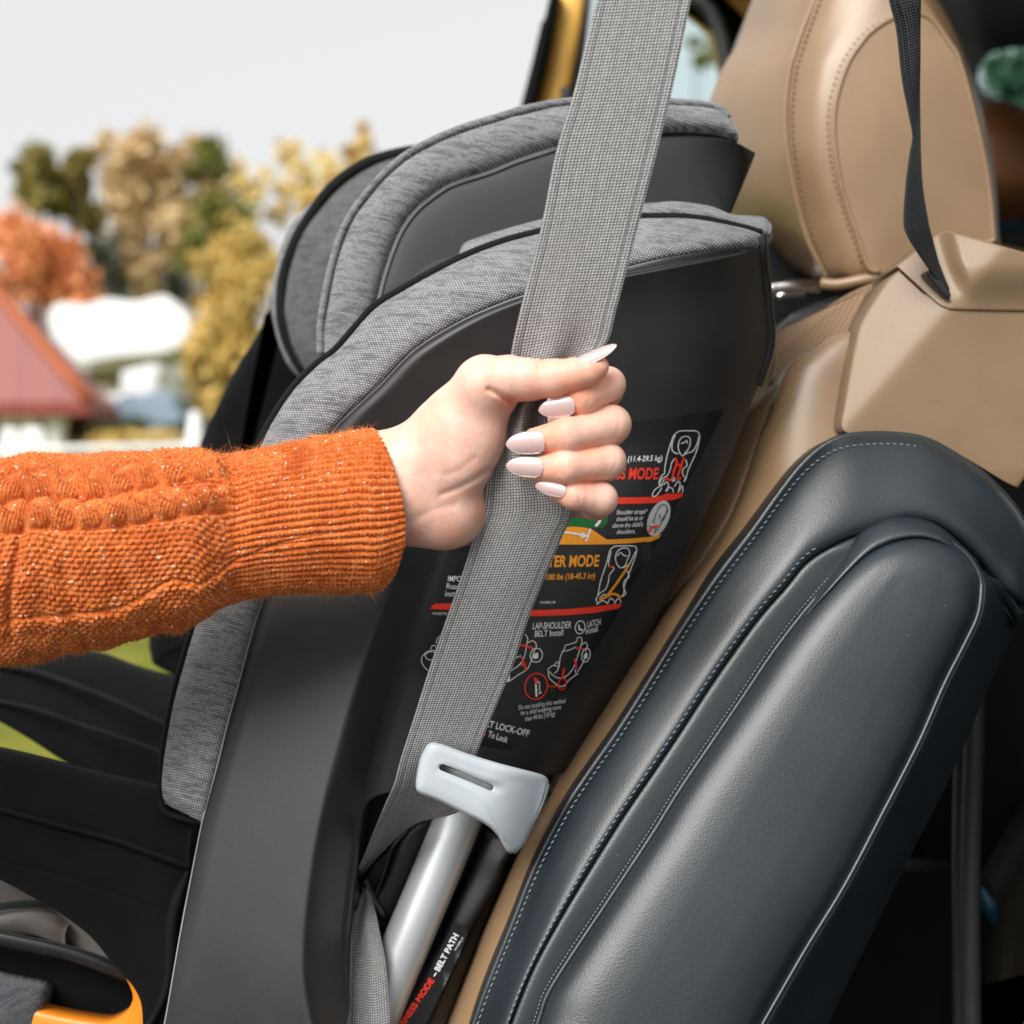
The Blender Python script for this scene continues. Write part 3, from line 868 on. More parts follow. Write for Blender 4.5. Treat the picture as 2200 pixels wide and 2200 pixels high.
# belt guide: beige grained plastic with a soft diagonal ridge
R0, R1 = np.array([2118.0, 575.0]), np.array([1828.0, 905.0])
_rd = (R1 - R0) / np.linalg.norm(R1 - R0); _rn = np.array([-_rd[1], _rd[0]])
def softp(s, k=14.0): return 0.5 * (s + np.sqrt(s * s + k * k)) - 0.5 * k * 0
def dguide(x, y):
    s = (np.asarray(x) - R0[0]) * _rn[0] + (np.asarray(y) - R0[1]) * _rn[1]      # negative to the lower right
    px = K * 0.84
    return .8345 + px * (0.42 * softp(s) + 0.16 * softp(-s)) + px * 0.10 * np.clip(1010 - np.asarray(y), 0, 600)
def hump(x, y):
    s = np.asarray(x) - np.interp(y, [490, 505, 560, 640, 680], [2000, 2006, 2022, 2052, 2070])
    return -0.008 * smooth01(s, 0, 46) * (1 - smooth01(np.asarray(y), 565, 672))
edge6 = lambda u: np.clip(1 - np.abs(2 * u - 1) ** 40, 0, None) ** 0.5
loft('belt_guide_panel', [(1929, 582, .8), (1900, 612, .8), (1850, 690, .8), (1836, 740, .8), (1824, 800, .8), (1812, 870, .8), (1806, 910, .8), (1812, 926, .8), (1830, 934, .8)],
     [(2013, 662, .8), (2046, 673, .8), (2120, 676, .8), (2260, 678, .8), (2262, 800, .8), (2240, 960, .8), (2196, 1034, .8), (2172, 1043, .8), (2056, 973, .8), (1968, 947, .8), (1880, 939, .8), (1836, 935, .8)], M['beige_plastic'], vs_, nv=120, nu=90, bulge=0.0014, thick=0.05, dfun=dguide, prof=edge6)
loft('belt_guide_cap', [(1924, 574, .8), (1960, 545, .8), (1992, 520, .8), (2009, 506, .8), (2038, 498, .8), (2100, 514, .8), (2200, 543, .8), (2270, 560, .8)],
     [(1932, 580, .8), (1970, 616, .8), (2012, 655, .8), (2030, 664, .8), (2048, 668, .8), (2120, 670, .8), (2210, 671, .8), (2270, 672, .8)], M['beige_plastic'], vs_, nv=130, nu=60, bulge=0.003, thick=0.06, dfun=lambda x, y: dguide(x, y) + hump(x, y) + 0.0, prof=edge6)
slab('belt_slot', [(1994, 580), (2004, 584), (2042, 628), (2040, 640), (2030, 636), (1996, 594)], .838, 0.02, M['black_plastic'], vs_, n=30, bevel=0.001)

# head restraint
hs = [(1648, -60), (1596, 74), (1557, 137), (1537, 184), (1526, 230), (1530, 330), (1560, 430), (1610, 500), (1665, 552), (1700, 584), (1762, 613), (1815, 621), (1900, 597), (1960, 560),
      (2060, 548), (2142, 540), (2146, 500), (2137, 373), (2112, 248), (2083, 145), (2054, 70), (2017, 0), (1960, -80), (1800, -120)]
s1 = [(1775, -60), (1728, 62), (1712, 110), (1700, 150), (1691, 232), (1694, 315), (1711, 414), (1722, 460), (1735, 505), (1750, 540), (1781, 598), (1822, 606), (1900, 588), (1960, 552),
      (2056, 538), (2134, 528), (2139, 500), (2131, 373), (2104, 248), (2074, 145), (2044, 72), (2007, 6), (1950, -60), (1850, -90)]
s2 = [(1940, 26), (1880, 62), (1848, 96), (1818, 145), (1794, 228), (1793, 311), (1806, 393), (1815, 425), (1831, 476), (1840, 500), (1866, 574), (1890, 584), (1915, 578), (1966, 548),
      (2052, 532), (2128, 520), (2133, 497), (2120, 373), (2088, 228), (2058, 124), (2040, 95), (2020, 64), (1998, 40), (1970, 28)]
s2i = [((x - 1960) * .96 + 1960, (y - 300) * .965 + 300) for x, y in s2]
s0 = [(a[0] * .5 + b[0] * .5, a[1] * .5 + b[1] * .5) for a, b in zip(hs, s1)]
hd = rings('headrest', [with_d(hs, 1.12), with_d(s0, 1.058), with_d(s1, 1.012), [(a[0] * .5 + b[0] * .5, a[1] * .5 + b[1] * .5, .992) for a, b in zip(s1, s2)], with_d(s2, .985), with_d(s2i, .9838),
      [((x - 1960) * .5 + 1960, (y - 300) * .5 + 300, .9815) for x, y in s2]], M['beige'], vs_, n=160, sub=6, center=(1960, 300, .981), back=0.12)
tube('seam_welt', [(x, y, .9845) for x, y in s2[:12]], 0.0019, M['beige'], hd, n=90, seg=8)
tube('seam_welt', [(x, y, .9845) for x, y in s2[13:] + s2[:1]], 0.0019, M['beige'], hd, n=90, seg=8)
tube('seam_welt', [(x - 3, y, 1.012) for x, y in s1[:11]], 0.0016, M['beige'], hd, n=90, seg=8)
tube('bottom_welt', [(1765, 610, 1.0), (1800, 612, .995), (1850, 603, .99), (1900, 592, .988), (1930, 578, .986)], 0.004, M['beige'], hd, n=30, seg=10)
stitches('headrest_stitching', [(x + 11, y + 2, 1.006) for x, y in s1[:11]], M['thread_beige'], hd, pitch=14, r=0.00062)
stitches('headrest_stitching', [(x - 13, y - 1, .9865) for x, y in s2[:11]], M['thread_beige'], hd, pitch=14, r=0.00062)
tube('headrest_post', [(1650, 622, 1.06), (1700, 614, 1.06), (1760, 614, 1.06)], 0.0042, M['chrome'], vs_, n=16)
tube('headrest_post', [(1670, 640, 1.08), (1690, 632, 1.08), (1730, 628, 1.08)], 0.0034, M['chrome'], vs_, n=16)
slab('collar_gap_backing', [(1560, 760), (1580, 500), (1640, 470), (1720, 500), (1760, 560), (1800, 610), (1900, 590), (1900, 640), (1780, 660), (1720, 700)], 1.10, 0.05, M['gloss_black'], vs_, bevel=0.004)  # collar extended as a dark backing in place of the shadowed gap
loft('far_shoulder', [(1640, 735, 1.0), (1680, 690, 1.0), (1730, 660, 1.0), (1790, 640, 1.0)], [(1640, 790, .985), (1700, 730, .985), (1750, 700, .985), (1820, 670, .985)], M['gloss_black'], vs_, nv=30, bulge=0.01, thick=0.03)

# black bolster: outer roll
LEAN[0] = 4.2e-5
oL = [(1000, 2260, .808), (1018, 2200, .807), (1047, 2118, .806), (1097, 1993, .805), (1151, 1857, .804), (1213, 1737, .803), (1262, 1680 - 18, .802), (1329, 1566, .80), (1391, 1468, .80), (1459, 1359, .80), (1536, 1245, .80), (1614, 1142, .80),
      (1666, 1069, .80), (1718, 1002, .80), (1769, 957, .80), (1821, 937, .80), (1899, 933, .802), (1976, 942, .804), (2038, 971, .807), (2106, 1017, .81), (2163, 1074, .815), (2204, 1135, .82), (2250, 1220, .83)]
oR = [(1120, 2260, .783), (1145, 2190, .783), (1180, 2105, .783), (1225, 2020, .783), (1278, 1930, .783), (1340, 1830, .783), (1385, 1760, .783), (1450, 1665, .783), (1500, 1590, .783), (1555, 1505, .783), (1610, 1425, .783), (1664, 1352, .783),
      (1720, 1288, .783), (1770, 1230, .783), (1822, 1185, .783), (1880, 1145, .785), (1940, 1128, .786), (2000, 1135, .787), (2050, 1165, .79), (2092, 1205, .795), (2130, 1250, .80), (2170, 1290, .805), (2230, 1330, .82)]
oR = [(x - 38, y - 24, d) if i < 14 else (x - 20, y - 20, d) if i < 15 else (x, y - 8, d) for i, (x, y, d) in enumerate(oR)]
roll = loft('bolster_roll', oL, oR, M['leather'], vs_, nv=220, nu=26, bulge=0.0125, thick=0.08, prof=lambda u: dome(u, 2.7))
edgeL = [(x + 5, y + 3, d - 0.003) for x, y, d in oL[1:-1]]
tube('bolster_welt', [(x + 2, y + 2, d - 0.001) for x, y, d in oL[:-1]], 0.0022, M['leather'], vs_, n=200, seg=8)
def on_loft(A, B, u, bulge, prof, n=160, lift=0.0006):
    a, b = crom(A, n), crom(B, n)
    uu = np.asarray(u(np.linspace(0, 1, n)) if callable(u) else np.full(n, u))
    g = a * (1 - uu)[:, None] + b * uu[:, None]
    g[:, 2] -= prof(uu) * bulge + lift
    return g
stitches('bolster_stitching', on_loft(oL, oR, 0.105, 0.0125, lambda u: dome(u, 2.7)), M['thread'], vs_, pitch=14.5, r=0.00036, slant=0.0003)
stitches('bolster_stitching', on_loft(oL, oR, 0.935, 0.0125, lambda u: dome(u, 2.7))[:112], M['thread'], vs_, pitch=15.5, r=0.00036, slant=0.0003)
# channel floor between roll and pad
chA = [(x + 2, y + 1, d - 0.004) for x, y, d in oR[:20]]
pipL = [(1092, 2380), (1155, 2200), (1176, 2138), (1221, 2064), (1304, 1940), (1400, 1795), (1459, 1695 + 5), (1524, 1604), (1595, 1500), (1666, 1395), (1743, 1297), (1821, 1214), (1883, 1168), (1950, 1149), (2007, 1152), (2054, 1173), (2090, 1209), (2108, 1255), (2101, 1318), (2075, 1377), (2028, 1470), (1976, 1589), (1919, 1702), (1897, 1744), (1814, 1902), (1731, 2038), (1640, 2196), (1535, 2380)]
loft('bolster_channel', chA, [(x + 10, y + 8, .7805) for x, y in pipL[:13]] + [(2000, 1180, .795), (2060, 1210, .80), (2100, 1260, .805), (2140, 1300, .81), (2170, 1330, .815), (2185, 1350, .82)], M['leather'], vs_, nv=160, nu=12, bulge=0.003, thick=0.06, prof=lambda u: dome(u, 3.5))
# rolled gather above the pad
loft('pad_gather', [(1700, 1325, .787), (1760, 1240, .785), (1836, 1146, .784), (1888, 1116, .783), (1936, 1108, .783), (1998, 1121, .784), (2050, 1157, .787), (2095, 1205, .795)],
     [(1720, 1335, .772), (1775, 1275, .772), (1850, 1200, .772), (1900, 1170, .772), (1955, 1156, .772), (2000, 1160, .772), (2045, 1182, .774), (2085, 1220, .78)], M['leather'], vs_, nv=80, nu=12, bulge=0.007, thick=0.03, taper=0.2)
# pad
def shrink(pts, k):
    c = [(1380 + 0.43 * (1700 - 0), 0)]
    out = []
    p = np.array(pts, float)
    for i, (x, y) in enumerate(p):
        t = (y - 1149) / (2250 - 1149)
        cx = np.interp(y, [1149, 1300, 1500, 1750, 2000, 2250, 2380], [1980, 1935, 1806, 1660, 1515, 1370, 1312])
        cy = max(y, 1260) if y < 1260 else y
        out.append((x + (cx - x) * k, y + (cy - y) * k))
    return out
plist = pipL
L0 = with_d(plist, .775)
pad = rings('bolster_pad', [with_d(plist, .786), with_d(shrink(plist, .012), .7755), with_d(shrink(plist, .05), .7715), with_d(shrink(plist, .16), .7665), with_d(shrink(plist, .36), .7625), with_d(shrink(plist, .62), .7605), with_d(shrink(plist, .86), .760)], M['leather'], vs_, n=300, sub=5, center=None, back=0.06)
tube('pad_piping', with_d(plist, .7745), 0.0013, M['leather'], pad, n=260, seg=10)
tube('pad_edge_cord', [(x, y, .7735) for x, y in plist[17:]], 0.00034, M['thread'], pad, n=160, seg=6)
stitches('pad_stitching', [(x - 8, y - 6, .7745) for x, y in plist[:17]], M['thread'], pad, pitch=9, r=0.00026)
stitches('pad_stitching', [(x + 8, y + 6, .7715) for x, y in plist[3:15]], M['thread_dark'], pad, pitch=16, r=0.00030)
# side flank falling away to the right of the pad
flA = [(x + 2, y, .782) for x, y in plist[16:]]
flB = [(2178, 1285), (2176, 1330), (2160, 1400), (2112, 1500), (2071, 1599), (2030, 1690), (2005, 1740), (1930, 1885), (1870, 2010), (1839, 2071), (1781, 2196), (1755, 2255)]
loft('bolster_flank', flA, [(x, y, .835) for x, y in flB], M['leather'], vs_, nv=120, nu=14, bulge=0.006, thick=0.08)
loft('bolster_fold', [(2085, 1225, .785), (2120, 1236, .79), (2158, 1256, .80), (2190, 1310, .81)], [(2100, 1270, .79), (2130, 1280, .80), (2160, 1300, .81), (2182, 1340, .82)], M['leather'], vs_, nv=30, nu=8, bulge=0.004, thick=0.02)

LEAN[0] = 0.0
# ------------------------------------------------------------------ black belt on the seat shoulder
sA = [(1860, -460, .79), (1884, -250, .795), (1904, -60, .80), (1911, 0, .80), (1926, 62, .803), (1938, 166, .808), (1952, 240, .812), (1961, 290, .816), (1955, 330, .818), (1947, 393, .82), (1942, 476, .824), (1951, 508, .826), (1970, 540, .83), (1994, 575, .835), (2036, 634, .845), (2050, 652, .87)]
sB = [(1990, -460, .79), (1984, -250, .795), (1980, -60, .80), (1979, 0, .80), (1978, 62, .806), (1978, 124, .81), (1977, 200, .816), (1978, 290, .825), (1979, 330, .828), (1983, 400, .832), (1995, 476, .836), (2003, 508, .838), (2010, 535, .84), (2020, 570, .842), (2043, 628, .848), (2056, 645, .872)]
bb = loft('black_seat_belt', sA, sB, M['belt_dark'], None, nv=200, nu=10, bulge=0.0015, thick=0.0012)
tag(bb, 'black seat belt twisted down into the beige shoulder slot', 'seat belt')

# ------------------------------------------------------------------ child car seat
cs = thing('child_car_seat', P(700, 2300, 0.95), 'grey and black child car seat with warning labels on its side', 'child seat')

CRX = ([500, 700, 900, 1230, 1400, 1607, 1793, 1980, 2104, 2180, 2300], [1060, 1010, 960, 850, 789, 729, 683, 658, 654, 668, 700])
REDGE = ([500, 540, 662, 737, 830, 1010, 1180, 1350, 1510, 1640, 1760, 2000, 2300], [1650, 1640, 1650, 1655, 1628, 1560, 1482, 1402, 1312, 1240, 1185, 1080, 960])
LEDGE = ([540, 640, 750, 830, 932, 1100, 1286, 1472, 1650, 1764, 2000, 2300], [1600, 1120, 894, 815, 713, 630, 566, 512, 466, 435, 389, 330])
def _smooth(t, n=200):
    p = crom(list(zip(t[1], t[0])), n)
    k = np.ones(13) / 13
    xs = np.convolve(np.pad(p[:, 0], 6, mode='edge'), k, 'valid')
    return (p[:, 1], xs)
CRX, REDGE, LEDGE = _smooth(CRX), _smooth(REDGE), _smooth(LEDGE)
def dshell(x, y):
    x = np.asarray(x, float); y = np.asarray(y, float)
    xc = np.interp(y, *CRX); xe = np.interp(y, *REDGE); xl = np.interp(y, *LEDGE)
    t = x - xc
    px = K * 0.8
    ridge = smooth01(y, 850, 1250)
    left = 0.24 * np.sqrt(np.clip(-t, 0, None) ** 2 + 16) * px * ridge
    tt = np.clip(t, 0, None)
    band = 78.0
    right = (0.55 * (np.minimum(tt, band) - 0.0) + 0.05 * np.clip(tt - band, 0, None)) * px * ridge
    e = np.clip(1 - (xe - x) / 230.0, 0, 1.3)
    curve = e ** 2.2 * 0.034
    top = np.clip(1 - (y - 560) / 260.0, 0, 1) ** 2 * 0.004
    base = 0.802 - 0.012 * ridge
    l = np.clip(1 - (x - xl) / 40.0, 0, 1) ** 2 * 0.004
    tilt = 0.10 * np.clip(x - xl, 0, None) * px * (1 - ridge)
    return base + left + right + curve + top + l + tilt - 0.008 * (1 - ridge) + 4.0e-5 * np.clip(y - 950, -400, 0) - 3.4e-5 * np.clip(y - 1250, 0, 1000) * (1 - smooth01(t, -10, 110))

Bc = [(330, 2300), (354, 2200), (389, 2000), (412, 1880), (435, 1764), (466, 1650), (489, 1556), (512, 1472), (543, 1355), (566, 1286), (600, 1180), (650, 1050), (713, 932), (745, 894), (815, 829), (894, 750), (990, 691), (1064, 658), (1118, 638), (1230, 602), (1346, 576), (1425, 557), (1524, 542), (1632, 532)]
Rc = [(700, 2300), (742, 2200), (745, 2062), (757, 1930), (766, 1864), (777, 1772), (783, 1738), (803, 1715), (837, 1703), (900, 1694), (1000, 1690), (1110, 1672), (1222, 1655), (1270, 1590), (1312, 1510), (1402, 1350), (1482, 1180), (1560, 1010), (1600, 905), (1628, 830), (1655, 737), (1650, 662), (1642, 590), (1636, 534)]
shell = loft('side_shell', [(x, y, .8) for x, y in Bc], [(x, y, .8) for x, y in Rc], M['shell'], cs, nv=300, nu=170, bulge=0.0022, thick=0.055, dfun=dshell,
             prof=lambda u: np.clip(1 - np.abs(2 * u - 1) ** 60, 0, None) ** (1 / 2.0) * 1.0)
lipc = [(x, y, float(dshell(x, y)) - 0.001) for x, y in Bc[4:]]
tube('shell_lip', lipc, 0.0007, M['lip'], cs, n=220, seg=8)
tube('shell_lip', [(x, y, float(dshell(x, y)) - 0.001) for x, y in Bc[:5]], 0.0005, M['lip'], cs, n=60, seg=8)
tube('rear_edge', [(x, y, float(dshell(x - 6, max(y, 545))) + 0.001) for x, y in ((1634, 505), (1637, 540), (1644, 600), (1650, 662), (1654, 737), (1630, 828))], [0.0035, 0.003, 0.003, 0.003, 0.003, 0.002], M['gloss_black'], cs, n=60, seg=10)

# fabric rim of the side wing, its piping and the padded top
Ac = [(347, 1722), (347, 1650), (368, 1518), (396, 1411), (417, 1341), (455, 1210), (505, 1070), (557, 955), (582, 904), (629, 834), (685, 778), (726, 746), (799, 664), (866, 621), (930, 585), (998, 551), (1073, 522), (1151, 501), (1250, 480), (1330, 470), (1400, 467), (1483, 469), (1566, 484), (1636, 502)]
Bq = [(436, 1766)] + Bc[5:]
loft('rim_cover', [(x + 4, y + 3, .822) for x, y in Ac], [(x + 2, y + 2, float(dshell(x, y)) + 0.002) for x, y in Bq], M['heather'], cs, nv=260, nu=22, bulge=0.013, thick=0.03, prof=lambda u: dome(u, 2.2), taper=0.02)
tube('rim_piping', [(x, y, .8195) for x, y in Ac], [0.0018] + [0.0021] * 12 + [0.0024] * 10, M['piping'], cs, n=260, seg=12)
tube('rim_hem', [(346, 1720, .815), (352, 1742, .812), (385, 1757, .806), (436, 1768, .803)], 0.0016, M['piping'], cs, n=30, seg=8)
# padded tops behind the piping
loft('wing_top_pad', [(812, 662, .835), (866, 615, .838), (920, 570, .84), (984, 546, .84), (1010, 540, .84)], [(800, 668, .826), (866, 626, .826), (930, 590, .826), (998, 556, .826), (1030, 545, .826)], M['cloth_dark'], cs, nv=50, nu=10, bulge=0.006, thick=0.05)
loft('wing_top_cover', [(986, 548, .848), (998, 524, .848), (1040, 508, .848), (1100, 490, .848), (1160, 474, .848), (1250, 455, .848), (1330, 444, .848), (1400, 438, .848), (1454, 435, .848), (1524, 445, .85), (1570, 463, .852), (1632, 467, .856), (1652, 482, .858)],
     [(992, 556, .826), (1010, 548, .826), (1060, 530, .826), (1110, 514, .826), (1165, 500, .826), (1250, 480, .826), (1330, 471, .826), (1400, 467, .826), (1460, 468, .826), (1524, 476, .826), (1572, 486, .828), (1632, 505, .832), (1648, 512, .835)], M['heather'], cs, nv=120, nu=14, bulge=0.011, thick=0.05, prof=lambda u: dome(u, 2.0))
rings('cover_corner', [with_d([(1622, 470), (1640, 466), (1656, 482), (1660, 505), (1652, 526), (1638, 532), (1628, 515)], .85), with_d([(1628, 476), (1640, 474), (1651, 486), (1653, 504), (1648, 518), (1640, 522), (1634, 510)], .835)], M['heather'], cs, n=40, center=(1641, 498, .831), back=0.03)

# headrest: near wing
Cc = [(683, 760), (683, 740), (684, 687), (692, 630), (706, 569), (724, 505), (749, 455), (779, 414), (817, 371), (863, 330), (913, 300), (990, 267), (1064, 244), (1122, 226), (1226, 211), (1330, 208), (1433, 213), (1500, 218), (1545, 228), (1562, 250)]
Dc = [(790, 740), (797, 700), (810, 651), (816, 628), (822, 603), (840, 546), (863, 493), (897, 448), (947, 409), (980, 392), (1052, 369), (1114, 344), (1197, 317), (1300, 296), (1408, 288), (1450, 286), (1483, 286), (1520, 289), (1553, 294), (1584, 306)]
Sc = [(697, 760), (697, 740), (697, 705), (706, 653), (719, 585), (738, 523), (760, 473), (788, 434), (829, 386), (879, 343), (947, 307), (1010, 283), (1085, 261), (1150, 242), (1218, 229), (1330, 224), (1433, 228), (1500, 232), (1540, 240), (1566, 262)]
hrs = loft('headrest_rim', [(x, y, .872) for x, y in Sc], [(x, y, .868) for x, y in Dc], M['heather'], cs, nv=220, nu=20, bulge=0.011, thick=0.03, prof=lambda u: dome(u, 2.3))
tube('headrest_binding', [(x * .55 + a * .45, y * .55 + b * .45, .871) for (x, y), (a, b) in zip(crom(Cc, 60), crom(Sc, 60))], 0.0024, M['heather'], cs, n=200, seg=12, rdeep=1.3)
stitches('headrest_seam', [(x, y, .8685) for x, y in crom(Sc, 50)[2:-2]], M['thread_dark'], cs, pitch=9, fill=0.7, r=0.0005)
tube('headrest_lip', [(x, y, .8655) for x, y in Dc[:13]], 0.0015, M['lip'], cs, n=120, seg=8, rdeep=0.5)
hp = loft('headrest_shell', [(x + 3, y + 3, .8672) for x, y in Dc] + [(1621, 328, .885)], [(800, 760, .87), (850, 700, .868), (900, 660, .866), (960, 640, .866), (1020, 610, .866), (1100, 590, .866), (1200, 560, .866), (1300, 540, .866), (1400, 530, .866), (1470, 520, .868), (1530, 510, .87), (1562, 480, .872), (1572, 455, .875), (1595, 400, .88), (1617, 346, .884), (1621, 334, .886)],
     M['shell_dark'], cs, nv=160, nu=16, bulge=0.002, thick=0.05)

# headrest: far wing, seen past the near one
fo = [(655, 822), (620, 786), (598, 735), (586, 683), (580, 650), (585, 619), (596, 562), (612, 512), (635, 473), (669, 437), (706, 400), (749, 368), (799, 343), (863, 325), (930, 315)]
fi = [(700, 860), (650, 790), (622, 740), (608, 690), (606, 640), (610, 600), (622, 555), (640, 510), (664, 470), (690, 432), (716, 402), (754, 371), (802, 346), (866, 329), (930, 320)]
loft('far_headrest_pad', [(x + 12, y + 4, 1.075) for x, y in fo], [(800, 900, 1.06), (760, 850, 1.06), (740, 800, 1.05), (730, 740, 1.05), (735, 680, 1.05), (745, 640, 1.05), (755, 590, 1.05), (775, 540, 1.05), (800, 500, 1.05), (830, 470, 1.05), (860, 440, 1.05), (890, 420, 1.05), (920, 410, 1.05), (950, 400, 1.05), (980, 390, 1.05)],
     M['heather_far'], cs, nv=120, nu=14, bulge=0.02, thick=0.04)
loft('far_headrest_rim', [(x, y, 1.08) for x, y in fo[:10]], [(x, y, 1.062) for x, y in fi[:10]], M['heather'], cs, nv=90, nu=10, bulge=0.006, thick=0.02)
tube('far_headrest_piping', [(x, y, 1.056) for x, y in fi], 0.0044, M['piping'], cs, n=120, seg=12)
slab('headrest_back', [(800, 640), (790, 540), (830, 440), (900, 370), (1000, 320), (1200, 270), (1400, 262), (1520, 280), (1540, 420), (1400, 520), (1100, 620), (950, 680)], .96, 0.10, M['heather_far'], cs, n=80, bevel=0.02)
# far side wing, black
fw = [(417, 970), (436, 915), (455, 877), (480, 825), (505, 780), (545, 715), (566, 680), (573, 650), (569, 641), (600, 650), (680, 760), (720, 860), (640, 1100), (560, 1300), (430, 1330), (412, 1200), (405, 1050)]
slab('far_side_wing', fw, 1.09, 0.06, M['cloth_black'], cs, n=140, bevel=0.014)
# far seat wing and far backrest block
loft('far_seat_wing', [(-140, 1392, 1.06), (0, 1385, 1.06), (120, 1390, 1.06), (205, 1404, 1.06), (307, 1440, 1.06), (410, 1464, 1.06), (520, 1500, 1.06)], [(-140, 1470, 1.02), (0, 1545, 1.02), (70, 1586, 1.02), (140, 1632, 1.02), (240, 1690, 1.02), (400, 1780, 1.02), (520, 1860, 1.02)], M['cloth_black'], cs, nv=60, nu=24, bulge=0.022, thick=0.012)
tube('far_wing_seam', [(-100, 1415, 1.03), (60, 1440, 1.022), (180, 1480, 1.012), (300, 1530, 1.005), (420, 1590, 1.0)], 0.0022, M['piping'], cs, n=40)
tube('far_wing_seam', [(-100, 1490, 1.012), (60, 1520, 1.004), (180, 1560, 1.0), (300, 1600, .996), (420, 1650, .994)], 0.0018, M['piping'], cs, n=40)
slab('far_back_block', [(312, 1372), (318, 1420), (330, 1436), (420, 1480), (520, 1520), (560, 1300), (330, 1320)], 1.10, 0.06, M['cloth_black'], cs, n=60, bevel=0.012)

# near seat wing: black knitted cover with piping and an opening
wA = [(-420, 1524, .835), (-140, 1584, .835), (0, 1611, .835), (83, 1630, .835), (186, 1657, .835), (344, 1694, .835), (432, 1716, .838)]
wM = [(-420, 1632, .806), (-140, 1700, .806), (0, 1733, .806), (124, 1766, .806), (248, 1799, .806), (352, 1837, .806), (412, 1858, .808)]
seatw = loft('seat_wing_roll', wA, wM, M['cloth_black'], cs, nv=60, nu=20, bulge=0.014, thick=0.008, prof=lambda u: dome(u, 2.0))
tube('seat_wing_piping', [(x, y + 2, d - 0.002) for x, y, d in wM], 0.0026, M['piping'], cs, n=80, seg=12)
wS = [(-420, 1748, .808), (-140, 1815, .808), (0, 1851, .808), (124, 1880, .808), (257, 1922, .808), (352, 1957, .808), (384, 1968, .81)]
loft('seat_wing_band', [(x, y, d + 0.004) for x, y, d in wM], wS, M['cloth_black'], cs, nv=60, nu=14, bulge=0.004, thick=0.04)
arc = [(-140, 1815), (0, 1887), (70, 1925), (140, 1967), (198, 2013), (238, 2062), (268, 2095), (292, 2125), (306, 2165), (309, 2260)]
outer = [(-140, 1812), (0, 1849), (124, 1878), (220, 1908), (300, 1936), (360, 1962), (400, 1990), (395, 2060), (380, 2140), (370, 2260)]
loft('seat_wing_panel', [(x, y, .807) for x, y in outer], [(x, y, .812) for x, y in arc], M['cloth_black'], cs, nv=100, nu=20, bulge=0.0035, thick=0.025, prof=lambda u: dome(u, 5))
tube('corner_piping', [(404, 1872, .806), (398, 1890, .804), (385, 1922, .803), (371, 1980, .803), (367, 2062, .803), (354, 2137, .803), (318, 2210, .803)], [0.0012, 0.0034, 0.0036, 0.003, 0.0022, 0.002, 0.002], M['piping'], cs, n=70, seg=10)
stitches('lint_seam', [(x, y - 1, d - 0.001) for x, y, d in wS], M['cloth_dark'], cs, pitch=7, r=0.00025)
# inside of the opening
loft('inner_liner', [(-140, 1790, .88), (0, 1850, .88), (100, 1890, .88), (200, 1970, .88), (290, 2060, .88), (320, 2130, .88)], [(-140, 1990, .90), (0, 1985, .90), (80, 1995, .90), (150, 2020, .90), (220, 2080, .90), (280, 2150, .90)], M['liner'], cs, nv=60, nu=14, bulge=0.012, thick=0.02)
tube('liner_fold', [(-60, 1962, .866), (0, 1948, .864), (60, 1942, .864), (120, 1946, .868), (170, 1970, .872)], 0.0022, M['cloth_dark'], cs, n=40)
loft('liner_pleat', [(-140, 1990, .875), (0, 1962, .872), (60, 1952, .872), (110, 1962, .873), (150, 1985, .876)], [(-140, 2040, .885), (0, 2010, .885), (70, 2005, .885), (120, 2020, .887), (150, 2030, .89)], M['liner'], cs, nv=40, nu=10, bulge=0.01, thick=0.02)
tube('harness_bar', [(-140, 1988, .848), (0, 2016, .848), (140, 2046, .85), (233, 2078, .852), (290, 2104, .856)], 0.0044, M['gloss_black'], cs, n=50, rdeep=0.6)
slab('inner_pocket', [(-140, 2020), (0, 2030), (140, 2056), (250, 2090), (310, 2140), (330, 2300), (-140, 2300)], .87, 0.03, M['cloth_black'], cs, n=80, bevel=0.01)
rings('harness_pad', [with_d([(-140, 2080), (0, 2108), (60, 2121), (88, 2127), (99, 2141), (92, 2170), (70, 2260), (-140, 2300)], .85), with_d([(-120, 2100), (0, 2120), (55, 2132), (78, 2138), (86, 2148), (80, 2172), (60, 2240), (-120, 2280)], .836)], M['heather_pad'], cs, n=60, center=(-10, 2180, .832), back=0.02)
og = loft('harness_hook', [(60, 2166, .838), (86, 2173, .836), (130, 2183, .834), (180, 2192, .832), (225, 2197, .83), (252, 2188, .828), (272, 2173, .826), (284, 2152, .824), (285, 2134, .823), (276, 2110, .822), (266, 2090, .822), (268, 2086, .822)],
      [(40, 2290, .836), (86, 2292, .834), (140, 2294, .832), (190, 2296, .83), (240, 2290, .828), (275, 2270, .824), (296, 2230, .822), (306, 2195, .82), (309, 2165, .819), (299, 2128, .819), (284, 2102, .82), (273, 2087, .821)], M['orange'], cs, nv=120, nu=12, bulge=0.002, thick=0.014)
tube('hook_lip', [(309, 2260, .816), (310, 2200, .815), (308, 2164, .815), (299, 2127, .816), (286, 2103, .817), (272, 2087, .819)], [0.0016, 0.0018, 0.0018, 0.0016, 0.0014, 0.0011], M['orange'], cs, n=50, seg=10)

